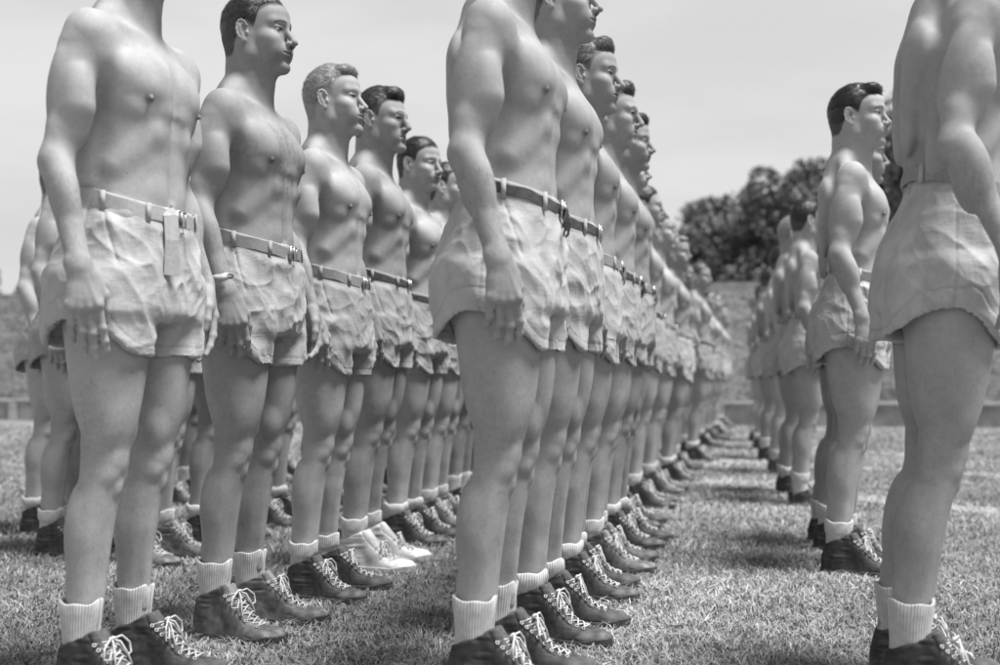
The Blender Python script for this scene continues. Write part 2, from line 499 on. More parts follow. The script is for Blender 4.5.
    A(cone((-.072, .030, 1.22), (-.070, .034, .99), .026, .026, .025))            # erector
    A(cone((-.128, 0, 1.42), (-.098, 0, 1.04), .012, .013, .028, '-'))            # spine groove
    if fat < .5:
        for zz, xx in ((1.235, .084), (1.170, .079), (1.105, .083)):
            A(ell((xx - .005, .034, zz), (.021*m, .032, .034), .028))
        A(cone((.112, 0, 1.27), (.110, 0, 1.10), .0040, .005, .022, '-'))
        A(cone((.079, .062, 1.235), (.034, .126, 1.160), .011, .004, .045))           # rib margin
    A(ell((.020, .130, 1.045), (.062, .022, .030), .025))                 # oblique roll
    A(cone((.095, .070, .985), (.035, .145, 1.045), .010, .010, .02))            # iliac crest line
    A(ell((.112+.02*fat, 0, 1.078), (.012, .006, .008), .006, '-'))              # navel
    A(ell((.1115, .104, 1.307), (.0045, .005, .005), .006))              # nipple
    # arm
    ar = p.get('arm', 1.0)
    sh = V(.000, .188, 1.425); el = V(-.034, .243, 1.150); wr = V(.044 + p.get('fx', 0), .264, .922 + p.get('fx', 0)*.35); fa_ = wr - V(.044, .264, .922)
    A(ell((.002, .190, 1.418), (.051*ar, .046*ar, .070), .034, '+', (-.2, 0, 0)))
    A(cone((.000, .07, 1.440), (.002, .178, 1.437), .046, .040, .03))
    A(cone(sh, el, .041*ar, .031*ar, .03))
    A(cone((-.018, .212, 1.40), (.012, .230, 1.27), .030, .028*ar, .025))
    A(ell((.002, .226, 1.265), (.034*ar, .031*ar, .085), .022, '+', (-.15, .12, 0)))       # biceps
    A(ell((-.040, .222, 1.300), (.031*ar, .033*ar, .092), .022, '+', (-.15, .15, 0)))      # triceps
    A(cone((-.038, .232, 1.22), (-.050, .240, 1.155), .022, .014, .025))
    A(ell((-.055, .242, 1.137), (.013, .014, .018), .016))               # olecranon
    A(cone(el, wr, .033*ar, .0240, .025, flat=((.4, .9, 0), 1.12)))
    A(ell(V(-.004, .262, 1.100) + fa_*.22, (.031*ar, .027*ar, .070), .020, '+', (0, -.35, 0)))        # brachioradialis
    A(ell(V(-.022, .232, 1.072) + fa_*.32, (.028*ar, .026*ar, .070), .020, '+', (0, -.3, 0)))
    A(ell(wr + V(-.018, .012, .010), (.010, .008, .012), .012))                # ulna head
    # hand
    W = wr; D = nrm((.12 + p.get('fx', 0)*3, -.06, -.99)); N = nrm((.50, .86, .02)); N = nrm(N - D*(N @ D)); S = np.cross(N, D); 
    if S[0] < 0: S = -S
    A(cone(W, W + D*.064, .026, .0325, .018, flat=(N, 1.75)))
    A(cone(W + D*.045 - S*.012, W + D*.074 - S*.018, .021, .019, .012, flat=(N, 1.35)))
    A(cone(W + D*.03 + S*.018 - N*.006, W + D*.070 + S*.019, .020, .020, .012, flat=(N, 1.45)))
    fl = p.get('curl', .95)
    offs = [(.0295, .082, (.049, .029, .024), .0099), (.0098, .086, (.053, .033, .025), .0102), (-.0102, .083, (.049, .031, .024), .0097), (-.0295, .075, (.040, .024, .021), .0087)]
    for q, (so, do, ln, r) in enumerate(offs):
        c = W + D*do + S*so
        A(ell(c + N*.004, (r*1.12, r*1.12, r*1.15), .009))
        ang = math.radians(14 + 3*q)*fl; fan = (1.3 - q)*.025
        dirn = nrm(D*math.cos(ang) - N*math.sin(ang) + S*fan)
        rr = r
        for j, l in enumerate(ln):
            n = c + dirn*l
            A(cone(c, n, rr, rr*.90, .004 if j else .006))
            if j < 2: A(ell(n + N*.0012, (rr*.98,)*3, .004))
            c = n; rr *= .90; ang += math.radians((24, 16, 0)[j] + 3*q)*fl
            dirn = nrm(D*math.cos(ang) - N*math.sin(ang) + S*fan)
    t0 = W + D*.022 + S*.020 - N*.010; t1 = W + D*.060 + S*.040 - N*.020; t2 = W + D*.092 + S*.043 - N*.026; t3 = W + D*.116 + S*.037 - N*.032
    A(cone(t0, t1, .0165, .0125, .016)); A(cone(t1, t2, .0118, .0098, .006)); A(cone(t2, t3, .0100, .0082, .004))
    for q, so in enumerate((.022, .008, -.006, -.020)):                          # tendons
        A(cone(W + D*.02 + S*so*.5 + N*.013, W + D*.084 + S*so*1.3 + N*.0125, .003, .003, .007))
    # neck
    Rh = headmat(p)
    hw = lambda q: PIV + Rh @ (np.array(q, float) + HEAD0 - PIV)
    nk = p.get('neck', 1.0)
    nb = V(-.028, 0, 1.47)
    nt_ = hw((-.022, 0, -.035))
    nt2 = nt_.copy(); nt2[1] = 0
    A(cone(nb, nt2, .062*nk, .056*nk, .03))
    A(cone(V(.005, 0, 1.47), hw((.020, 0, -.080))*V(1, 0, 1), .040*nk, .036, .03))
    return L

def make_field(p):
    sdv = p.get('seed', 1)*.37
    bp = body_prims(p); hp = head_prims(p)
    Rh = headmat(p).astype(F)
    hc = PIV + Rh.astype(float) @ (HEAD0 - PIV)
    ear = lambda s: PIV + Rh.astype(float) @ (V(-.022, s*.060, -.030) + HEAD0 - PIV)
    scm = [cone(ear(s), V(.040, s*.014, 1.462), .0165, .0095, .018) for s in (1, -1)]
    aa = PIV + Rh.astype(float) @ (V(.030, 0, -.095) + HEAD0 - PIV)
    scm.append(cone(aa*V(1, .8, 1), V(.036, 0, 1.475), .016, .012, .02))
    scm.append(ell(aa*V(1, .8, 1) + V(.010, 0, -.022), (.012, .010, .014), .012))
    nh = ell((0, 0, 0), (1, 1, 1))
    def field(P, cen, half):
        Pm = P.copy(); Pm[..., 1] = np.abs(Pm[..., 1])
        cm = cen.copy(); cm[:, 1] = np.abs(cm[:, 1])
        d = evalp(bp, Pm, cm, half)
        for q in scm:
            sel = np.all((cen + half > q.lo - q.k) & (cen - half < q.hi + q.k), axis=1)
            if sel.any(): d[sel] = smin(d[sel], q.fn(P[sel]), F(q.k))
        sel = np.all(np.abs(cen - hc) < half + .16, axis=1)
        if sel.any():
            Q = (P[sel] - PIV.astype(F)) @ Rh + (PIV - HEAD0).astype(F)
            Q[..., 1] = np.abs(Q[..., 1])
            fv = np.sin(np.arange(8)*2.4 + sdv*1.7)
            lowz = np.clip(-Q[..., 2]*F(12), F(0), F(1))
            Q[..., 2] = Q[..., 2]*(1 + F(.05*fv[0])*lowz) + F(.0016*fv[1])*np.sin(Q[..., 0]*F(45) + F(fv[2]*3))
            Q[..., 0] = Q[..., 0] - F(.0028)*np.sin(Q[..., 2]*F(55) + F(fv[3]*3))*(Q[..., 0] > .0)*np.clip(Q[..., 0]*F(16), F(0), F(1)) - F(.002*fv[4])
            Q[..., 1] = Q[..., 1]*(1 + F(.035*fv[5]) + F(.04*fv[6])*lowz)
            dh = np.full(Q.shape[:2], .5, F)
            for q in hp:
                ds = q.fn(Q)
                dh = smin(dh, ds, F(q.k)) if q.op == '+' else smax(dh, -ds, F(q.k))
            d[sel] = smin(d[sel], dh, F(.022))
        return d
    return field

def build_body(p, h=.003):
    fld = make_field(p)
    ZS = 1.552
    xs = np.arange(-.17, .20, h); ys = np.arange(-.33, .33, h)
    v, q = nets(fld, xs, ys, np.arange(0, ZS + h*3, h))
    g = h*.58 if h < .005 else h*.7
    v2, q2 = nets(fld, np.arange(-.16, .19, g), np.arange(-.13, .13, g), np.arange(ZS - g*8, 1.86, g))
    v = lap(v, q, 1, .35); v2 = lap(v2, q2, 1, .3)
    v = v - vnormals(v, q)*(np.maximum(v[:, 2] - ZS, 0)*.09)[:, None]; v2 = v2 - vnormals(v2, q2)*(np.maximum(ZS - v2[:, 2], 0)*.09)[:, None]
    q = q[v[q, 2].mean(1) < ZS + h*1.6]; q2 = q2[v2[q2, 2].mean(1) > ZS - g*4]
    nb = len(v); q = np.concatenate([q, q2 + nb]); v = np.concatenate([v, v2])
    used = np.zeros(len(v), bool); used[q.ravel()] = True
    mp = np.cumsum(used) - 1; v = v[used]; q = mp[q]
    # skin's own tone variation, plus shade painted into a few hollows
    tone = np.ones(len(v))
    ay = np.abs(v[:, 1])
    tn = np.sqrt((ay - .104)**2 + (v[:, 2] - 1.307)**2)
    tone *= np.where(v[:, 0] > .05, 1 - .42*(1 - sstep(.006, .0165, tn)), 1)
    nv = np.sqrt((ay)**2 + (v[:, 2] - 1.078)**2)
    tone *= np.where(v[:, 0] > .05, 1 - .6*(1 - sstep(.003, .010, nv)), 1)  # shade of the navel hollow painted into the tone
    Rh = headmat(p)
    L = (v - PIV) @ Rh + PIV - HEAD0; ly = np.abs(L[:, 1])
    face = L[:, 2] > -.13
    lip = np.maximum(np.abs(L[:, 2] + .0565)/.010, ly/.024); tone *= np.where(face & (L[:, 0] > .085), 1 - .20*(1 - sstep(.75, 1.05, lip)), 1)
    ml = np.maximum(np.abs(L[:, 2] + .0567)/.0020, ly/.022); tone *= np.where(face & (L[:, 0] > .085), 1 - .55*(1 - sstep(.6, 1.3, ml)), 1)  # dark gap between the lips, its shade painted in
    e = np.sqrt(((ly - .032)/.0150)**2 + ((L[:, 2] - .0125)/.0042)**2)
    tone *= np.where(face & (L[:, 0] > .070) & (L[:, 2] > .0085), 1 - .80*(1 - sstep(.75, 1.15, e)), 1)   # lashes
    br = np.abs(L[:, 2] - (.0300 - .14*(ly - .03)**2/.02 + .004*np.sin(ly*70)))/.0037
    brm = (1 - sstep(.6, 1.2, br))*sstep(.008, .014, ly)*(1 - sstep(.046, .054, ly))
    tone *= np.where(face & (L[:, 0] > .055), 1 - p.get('browdark', .70)*brm*(.75 + .5*vnoise(L*np.array([300, 300, 700]), 4)), 1)
    hl = prof(HLX, HLZ)(L[:, 0]) + np.maximum(ly - .045, 0)*.25*(L[:, 0] > .03)
    fade = sstep(-.012, .002, L[:, 2] - hl + .006*(vnoise(L*90, 3) - .5))
    hd = {'dark': .30, 'black': .22, 'brown': .45, 'blond': .8}[p['hair']]
    tone *= np.where(face & (L[:, 2] > -.07) & (ly < .0785), 1 - (1 - hd)*fade, 1)
    er = np.sqrt(((L[:, 0] + .003)/.0105)**2 + ((L[:, 2] - .007)/.0175)**2)
    tone *= np.where(face & (ly > .074) & (ly < .087), 1 - .35*(1 - sstep(.55, 1.0, er)), 1)  # painted shade deepening the hollow of the ear
    nst = np.sqrt((ly - .0058)**2 + (L[:, 0] - .104)**2); tone *= np.where(face & (L[:, 2] < -.0335) & (L[:, 2] > -.042), 1 - .6*(1 - sstep(.002, .005, nst)), 1)  # nostrils have no holes, their shade is painted on
    beard = sstep(-.035, -.055, L[:, 2])*sstep(-.01, .02, L[:, 0])
    tone *= np.where(face, 1 - .07*beard, 1)
    # hands and forearms browner than the rest, feet region paler
    tone *= 1 - .10*sstep(.22, .25, ay)*sstep(1.2, 1.0, v[:, 2])
    tone *= 1 - .06*sstep(1.54, 1.58, v[:, 2])
    # knuckles, knees
    kn = np.sqrt((v[:, 0] - .055)**2 + (ay - .094)**2 + (v[:, 2] - .505)**2)
    tone *= 1 - .08*(1 - sstep(.02, .05, kn))
    n = vnoise(v*14, p.get('seed', 1)); tone *= .95 + .1*n
    nn = vnormals(v, q)
    v = v + nn*((vnoise(v*22, 5 + p.get('seed', 1)) - .5)*.0022)[:, None]
    if h < .0045 and p.get('fuzz', 1):
        rs = np.random.RandomState(p['seed']); parts = []
        def sow(mask, n, L, w, down):
            c = np.nonzero(mask)[0]
            if len(c) == 0: return
            c = rs.choice(c, n); P0, N0 = v[c], nn[c]
            fl = np.array(down)[None, :] + rs.randn(n, 3)*.45; fl = fl - N0*(fl*N0).sum(1)[:, None]*.75; fl /= np.linalg.norm(fl, axis=1)[:, None]
            sd_ = np.cross(fl, N0); sd_ /= np.linalg.norm(sd_, axis=1)[:, None] + 1e-9
            l = (L*rs.uniform(.5, 1.3, n))[:, None]; w_ = (w*rs.uniform(.6, 1.3, n))[:, None]
            tip = P0 + fl*l + N0*l*.15
            parts.append(np.stack([P0 + sd_*w_, P0 - sd_*w_, tip - sd_*w_*.3, tip + sd_*w_*.3], 1).reshape(-1, 3))
        zz = v[:, 2]; fz = p.get('fuzz', 1)
        sow((zz > .21) & (zz < .70), int(3600*fz), .010, .00018, (.1, 0, -1))
        sow((ay > .225) & (zz > .93) & (zz < 1.12), int(1500*fz), .011, .00020, (.1, 0, -1))
        if p.get('chest'):
            m_ = (ay < .085) & (zz > 1.22) & (zz < 1.42) & (v[:, 0] > .06); sow(m_, 1300, .013, .00022, (.1, 0, -1))
            m_ = (ay < .018) & (zz > 1.10) & (zz < 1.25) & (v[:, 0] > .06); sow(m_, 220, .010, .0002, (.1, 0, -1))
            m_ = (np.abs(ay - .17) < .025) & (zz > 1.30) & (zz < 1.37) & (v[:, 0] > -.03) & (v[:, 0] < .09); sow(m_, 160, .016, .00025, (.3, 0, -1))
        if parts:
            hv = np.concatenate(parts); nq = len(hv)//4
            q = np.concatenate([q, np.arange(nq*4).reshape(-1, 4) + len(v)]); v = np.concatenate([v, hv]); tone = np.concatenate([tone, np.full(len(hv), p.get('fuzztone', .50))])
    return v, q, tone

HLX = [-.14, -.09, -.055, -.035, -.020, -.004, .012, .022, .034, .052, .075, .10]
HLZ = [-.052, -.050, -.046, -.020, .020, .038, .030, .020, .046, .070, .084, .092]
def build_hair(p, h=.0028, style='short'):
    top = p.get('hairtop', .010); fr = p.get('hairfront', 0.0)
    Lz = prof([-.14, -.09, -.055, -.035, -.020, -.004, .012, .022, .034, .052, .075, .10],
              [-.052, -.050, -.046, -.020, .020, .038, .030, .020, .046, .070, .084 + fr, .092 + fr])
    E = ell((-.017, 0, .036), (.098, .0775, .092)); E2 = ell((-.006, 0, .060 + top*.5), (.084, .066, .066 + top*.8), .03)
    sd = p.get('seed', 1)
    def fld(P, cen, half):
        d = E.fn(P); d = smin(d, E2.fn(P), F(.03))
        if p.get('quiff', 0): d = smin(d, ell((.058, .0, .108), (.030, .050, .018 + .01*p['quiff'])).fn(P), F(.02))
        nz_ = vnoise(P*F(1)*np.array([55, 90, 55], F), sd)*F(.5) + vnoise(P*np.array([120, 200, 120], F), sd+1)*F(.5)
        d = d - (nz_ - F(.5))*F(.0055)*np.clip((P[..., 2]+F(.03))*F(10), F(.25), F(1.2))
        cut = (Lz(P[..., 0] + (vnoise(P*F(60), sd+3) - F(.5))*F(.010)) - P[..., 2] + np.maximum(np.abs(P[..., 1]) - F(.045), 0)*F(.25)*(P[..., 0] > .03))
        return smax(d, cut*F(.8), F(.014))
    xs = np.arange(-.135, .125, h); ys = np.arange(-.10, .10, h); zs = np.arange(-.075, .165, h)
    v, q = nets(fld, xs, ys, zs, margin=3)
    n = vnormals(v, q)
    # strands lying over the cap
    rs = np.random.RandomState(sd); 
    ns = p.get('strands', 16000)
    SV, SF, ST = [], [], []
    if ns:
        keep = np.nonzero((n @ V(0, 0, -1)) < .75)[0]
        pick = rs.choice(keep, ns)
        P0 = v[pick] - n[pick]*.001; N0 = n[pick]
        ed = np.nonzero((v[:, 2] > .0) & (v[:, 0] > -.02) & (np.abs((prof(HLX, HLZ)(v[:, 0]) + np.maximum(np.abs(v[:, 1]) - .045, 0)*.25*(v[:, 0] > .03)) - v[:, 2]) < .010))[0]
        if len(ed):
            k_ = ns//6; e_ = rs.choice(ed, k_); P0[:k_] = v[e_] + np.stack([rs.uniform(0, .006, k_), 0*e_, -rs.uniform(0, .006, k_)], -1) - n[e_]*.004; N0[:k_] = n[e_]
        flow = np.stack([-np.ones(ns)*.7 - 1.0*(P0[:, 2] < .06), np.sign(P0[:, 1])*.25*np.ones(ns), -.9*(P0[:, 2] < .075) + .1*rs.randn(ns)], -1) + rs.randn(ns, 3)*.25
        if p.get('comb', 0): flow[:, 0] += p['comb']*(P0[:, 2] > .08); flow[:, 1] += .5
        flow -= N0*(flow*N0).sum(1)[:, None]; flow /= np.linalg.norm(flow, axis=1)[:, None]
        side = np.cross(flow, N0)
        Ls = rs.uniform(.008, .017, ns)*np.where(P0[:, 2] > .05, 1.3, .55)
        w = rs.uniform(.0003, .0008, ns); lift = rs.uniform(.0, .30, ns)*np.where(P0[:, 2] > .07, 1.25, .6)
        pts = []
        for t in (0, .5, 1.0):
            c = P0 + flow*(Ls*t)[:, None] + N0*(Ls*lift*t*(1.15 - .5*t))[:, None] - V(0, 0, 1)*(Ls*.25*t*t)[:, None]
            ww = w*(1 - .8*t)
            pts += [c + side*ww[:, None], c - side*ww[:, None]]
        sv = np.stack(pts, 1).reshape(-1, 3); b = np.arange(ns)[:, None]*6 + len(v)
        sf = np.concatenate([b + np.array([[0, 1, 3, 2]]), b + np.array([[2, 3, 5, 4]])])
        tone = np.concatenate([np.ones(len(v))*.8, np.repeat((rs.uniform(.7, 1.35, ns) if p['hair'] == 'blond' else rs.uniform(.35, 2.6, ns)**1.15), 6)])
        v = np.concatenate([v, sv]); q = np.concatenate([q, sf])
    else: tone = np.ones(len(v))
    if p['hair'] != 'blond': tone = tone*(1 + 1.6*sstep(.055, -.02, v[:, 2])*sstep(-.10, -.03, v[:, 0] + 0*v[:, 0]))
    Rh = headmat(p)
    v = (v + HEAD0 - PIV) @ Rh.T + PIV
    return v, q, tone

def build_eye(p, side):
    Rh = headmat(p); c = V(.0733, side*.0318, .0100); r = .0127
    v, t, f = [], [], []; n1, n2 = 14, 20
    look = nrm((1, side*.02, -.02))
    u = nrm(np.cross(look, (0, 0, 1))); w = np.cross(u, look)
    for i in range(n1+1):
        a = math.pi*i/n1
        for j in range(n2):
            b = 2*math.pi*j/n2
            d = look*math.cos(a) + math.sin(a)*(u*math.cos(b) + w*math.sin(b))
            v.append(c + d*r); t.append(.03 if a < .2 else (.22 if a < .46 else 1.0))
    for i in range(n1):
        for j in range(n2): f.append((i*n2+j, i*n2+(j+1) % n2, (i+1)*n2+(j+1) % n2, (i+1)*n2+j))
    v = np.array(v); v = (v + HEAD0 - PIV) @ Rh.T + PIV
    return v, np.array(f), np.array(t)

# ------------------------------------------------------------------ shorts
def shorts_profiles(p):
    bg = p.get('bag', 1.0)
    z = [.72, .78, .84, .90, .96, 1.02, 1.07, 1.12]
    a = [.205, .205, .203, .199, .190, .174, .160, .153]
    f = [.125, .127, .128, .128, .126, .122, .117, .113]
    b = [-.140, -.148, -.158, -.163, -.152, -.124, -.103, -.093]
    q = lambda l, base: [base_i + (x - base_i)*bg for x, base_i in zip(l, base)]
    return prof(z, [x*(.93 + .07*bg) for x in a]), prof(z, [x*(.93+.07*bg) for x in f]), prof(z, [x*(.93+.07*bg) for x in b])

def ring_xy(p, z, n=72, off=0.0):
    fa, ff, fb = shorts_profiles(p)
    a = float(fa(z)) + off; f = float(ff(z)) + off; b = float(fb(z)) - off; c = (f+b)*.5*.6; e = 2/2.5
    out = []
    for i in range(n):
        t = 2*math.pi*i/n; ct, st = math.cos(t), math.sin(t)
        x = math.copysign(abs(ct)**e, ct); y = math.copysign(abs(st)**e, st)
        out.append((c + x*((f - c) if x > 0 else (c - b)), y*a))
    return out

def build_shorts(p, h=.0032):
    fa, ff, fb = shorts_profiles(p); sd = p.get('seed', 1); hem0 = p.get('hem', .765); wz = p.get('waist', 1.112)
    bg = p.get('bag', 1.0)
    def fld(P, cen, half):
        zz = P[..., 2]; ay = np.abs(P[..., 1]); a = fa(zz); f = ff(zz); b = fb(zz); c = (f + b)*.5*F(.6)
        dx = P[..., 0] - c; rx = np.where(dx > 0, f - c, c - b); e = F(2.5)
        r = ((np.abs(dx)/rx)**e + (ay/a)**e + F(1e-9))**(1/e)
        d = (r - 1)*np.minimum(a, rx)
        d = smax(d, F(.835) - zz - F(.1)*np.abs(P[..., 0]), F(.03))
        # legs
        t = (F(.92) - zz)/F(.2)
        lf = F(.120) + F(.004)*t; lb = F(.128) + F(.002)*t; lo = F(.096) + F(.007)*t*F(bg); li = F(.094) + 0*t
        dx = P[..., 0] + F(.014); dy = ay - F(.103)
        rx = np.where(dx > 0, lf, lb); ry = np.where(dy > 0, lo, li)
        r = ((np.abs(dx)/rx)**F(2.2) + (np.abs(dy)/ry)**F(2.2) + F(1e-9))**F(1/2.2)
        dl = (r - 1)*np.minimum(rx, ry)
        dleg = smax(dl, zz - F(.93), F(.03))
        d = smin(d, dleg, F(.02))
        d = np.maximum(d, -np.maximum(dl + F(max(.0055, h*1.9)), zz - F(.90)))
        hem = F(hem0 - .012) + F(.094)*np.clip((ay - F(.12))/F(.09), 0, 1)**2 - F(.012)*np.clip(P[..., 0]/F(.12), -1, 1)
        d = np.maximum(d, hem - zz)
        top = zz - F(wz) + F(.28)*(P[..., 0])
        return np.maximum(d, top)
    xs = np.arange(-.20, .17, h); ys = np.arange(-.24, .24, h); zs = np.arange(.70, 1.16, h)
    v, q = nets(fld, xs, ys, zs, margin=2.2)
    v = lap(v, q, 1, .4)
    n = vnormals(v, q)
    def folds(d1, fa_, fl_, seed, sharp=1.0):
        d1 = nrm(d1); s = nrm(np.cross(d1, (.2, .9, .3))); w = np.cross(d1, s)
        Q = np.stack([v @ d1*fl_, v @ s*fa_, v @ w*fa_], -1)
        Q = Q + (vnoise(v*5, seed+11)[:, None] - .5)*1.3
        x = vnoise(Q, seed); r = 1 - np.abs(2*x - 1)
        return r**sharp - .5
    z = v[:, 2]; out = np.sign(v[:, 1])
    am = p.get('fold', .9)
    disp = .0110*folds((.75, 0, -.6), 13, 1.6, sd*7+1, 1.2)*sstep(.74, .80, z)
    disp += .0085*folds((-.55, 0, -.8), 15, 1.8, sd*7+2, 1.2)*sstep(1.09, 1.03, z)
    disp += .0060*folds((.15, .1, -1), 30, 2.5, sd*7+3, 1.2)*sstep(.94, 1.06, z)*sstep(1.10, 1.085, z)
    disp += .0060*folds((1, .1, -.2), 24, 3.0, sd*7+4, 1.8)*np.exp(-((z - .90)/.05)**2)*sstep(-.05, .05, v[:, 0])
    disp += .0090*folds((.1, 0, -1), 10, 1.2, sd*7+5, 1.0)*sstep(.95, .80, z)
    disp += .0030*folds((.4, .4, -.6), 36, 6, sd*7+6, 2.2)
    disp += .0050*folds((.9, .1, -.5), 20, 2.2, sd*7+8, 3.0)*sstep(1.06, 1.0, z)
    disp *= am*sstep(1.075, 1.045, z + .28*v[:, 0])
    # fly and side seam, hem stitch
    fly = np.exp(-((v[:, 1] - .006)/.0035)**2)*(v[:, 0] > .03); disp -= .0035*fly*sstep(.82, .86, z)
    flp = sstep(-.03, -.026, v[:, 1])*sstep(.006, .003, v[:, 1])*(v[:, 0] > .05); disp += .002*flp
    seam = np.exp(-((v[:, 0] + .012)/.003)**2)*(np.abs(v[:, 1]) > .12); disp -= .0022*seam
    pk = np.abs((v[:, 0] - .050) - (z - 1.0)*-.35); disp -= .003*np.exp(-(pk/.003)**2)*(np.abs(v[:, 1]) > .08)*sstep(.93, .95, z)*sstep(1.08, 1.06, z)
    v = v + n*disp[:, None]
    hem = hem0 - .012 + .094*np.clip((np.abs(v[:, 1]) - .12)/.09, 0, 1)**2 - .012*np.clip(v[:, 0]/.12, -1, 1)
    hs = np.exp(-(((z - hem) - .022)/.0022)**2); v = v - n*(hs*.0015)[:, None]
    tone = 1 - .18*hs - .18*fly*sstep(.82, .86, z) - .12*seam
    # waistband stitch
    wb = wz - .28*v[:, 0] - z; tone = tone - .18*np.exp(-((wb - .040)/.0018)**2)
    tone = tone*(.94 + .12*vnoise(v*np.array([60, 60, 12]), sd))
    return v, q, tone

def add_belt(p, shorts, style):
    """webbing or leather belt with buckle at the front: sub-parts of the shorts"""
    wz = p.get('waist', 1.112) - .019; n = 96
    mb = MB(); hw = .0155 if style not in ('dark', 'darkbow') else .0115
    rings = []
    r0 = ring_xy(p, wz, n, .0045); r1 = ring_xy(p, wz, n, .0070)
    sd = p.get('seed', 1)
    vv = []
    for i in range(n):
        for (rr, dz) in ((r0, -hw), (r1, -hw), (r1, hw), (r0, hw)):
            x, y = rr[i]; wob = .0018*math.sin(5*2*math.pi*i/n + sd) + .0012*math.sin(11*2*math.pi*i/n)
            vv.append((x*(1 + wob*4), y*(1 + wob*3), wz - .28*x + dz + wob))
    f = []
    for i in range(n):
        for j in range(4):
            a = i*4+j; b = i*4+(j+1) % 4; c = ((i+1) % n)*4+(j+1) % 4; d = ((i+1) % n)*4+j
            f.append((a, d, c, b))
    mb.add(vv, f, 1.0)
    mat = M['belt_pale'] if style == 'strap' else M['belt_dark'] if style in ('dark', 'darkbow') else M['belt_light']
    r = ring_xy(p, wz, n, .011)
    fx = r[0][0]; fz = wz - .28*fx
    if style in ('strap', 'strapshort'):
        L = .130 if style == 'strap' else .06
        fy = -.046; pts = [(fx - .006, fy, fz + .016), (fx + .006, fy - .001, fz + .004), (fx + .012, fy - .003, fz - L*.4), (fx + .010, fy - .003, fz - L)]
        mb.tube(pts, .017 if style == 'strap' else .012, 10, flat=.09, flatn=V(.80, -.60, 0))
    if style in ('bow', 'darkbow'):
        for k in range(4):
            a = k*.8; pts = [(fx + .006, .002, fz), (fx + .016, -.02 + .012*k, fz - .006 - .007*k), (fx + .010, -.026 + .016*k, fz - .030 - .008*k), (fx + .004, -.010 + .01*k, fz - .045 - .014*(k % 2))]
            mb.tube(pts, [.006, .008, .007, .005], 7, flat=.4, flatn=V(1, 0, 0))
    b = mb.obj('belt', mat, shorts, False)
    bk = MB(); c = V(fx + .004, 0, fz)
    for s in (-1, 1):
        bk.tube([c + V(0, -.020, s*.017), c + V(.001, .020, s*.017)], .0022, 6)
        bk.tube([c + V(0, s*.020, -.017), c + V(0, s*.020, .017)], .0022, 6)
    bk.tube([c + V(.002, .0, -.017), c + V(.002, 0, .017)], .0016, 6)
    bk.box(c + V(.001, -.012, 0), (.0016, .010, .0145))
    bk.obj('buckle', M['metal'], shorts)
    lp = MB()
    for th in (9, 22, 37, 59, 74, 87):
        x, y = r[th % n]; q = V(x, y, wz - .28*x)
        d = nrm((x, y, 0)); t = V(-d[1], d[0], 0)
        lp.box(q - d*.001, (1, 1, 1), np.stack([d*.0012, t*.0055, V(0, 0, .021)], 1))
        o = lp.obj('belt_loop', M[p['clothm']], shorts); lp = MB()

# ------------------------------------------------------------------ shoes & socks (one foot, heel at -x, centred y=0)
def shoe_sdf(kind):
    hi = kind != 'low'
    xs_ = [-.118, -.100, -.07, -.03, .02, .07, .11, .15, .178, .190]
    hw = prof(xs_, [.012, .030, .036, .036, .037, .044, .049, .046, .030, .010])
    tp = prof(xs_, [.056, .072, .080, .085, .085, .064, .049, .041, .034, .027])
    def low(P):
        x = P[..., 0]; w = hw(x); t = tp(x)
        zc = F(.014); rz = np.where(P[..., 2] > zc, t - zc, F(.012))
        # sections narrow upwards
        e = F(2.4)
        r = ((np.abs(P[..., 1])/w)**e + (np.abs(P[..., 2] - zc)/rz)**e + F(1e-9))**(1/e)
        d = (r - 1)*np.minimum(w, rz)
        d = smax(d, x - F(.190), F(.02)); d = smax(d, -x - F(.118), F(.02))
        return smax(d, F(.004) - P[..., 2], F(.004))
    ztop = .128 if hi else .085
    sh = [cone((-.058, 0, .06), (-.052, 0, ztop + .03), .0485, .0485, .03, flat=((0, 1, 0), 1.14))]
    front = cone((.040, 0, .062), (-.004, 0, .124), .028, .025, .03)
    def f(P):
        d = low(P)
        if hi:
            d = smin(d, sh[0].fn(P), F(.02)); d = smin(d, front.fn(P), F(.03))
        else:
            d = smin(d, sh[0].fn(P), F(.02))
        top = P[..., 2] - F(ztop) + F(.004) - F(.42)*(P[..., 0] + F(.05)) - (F(0) if hi else F(.0))
        d = smax(d, top, F(.004))
        return d
    return f, hw

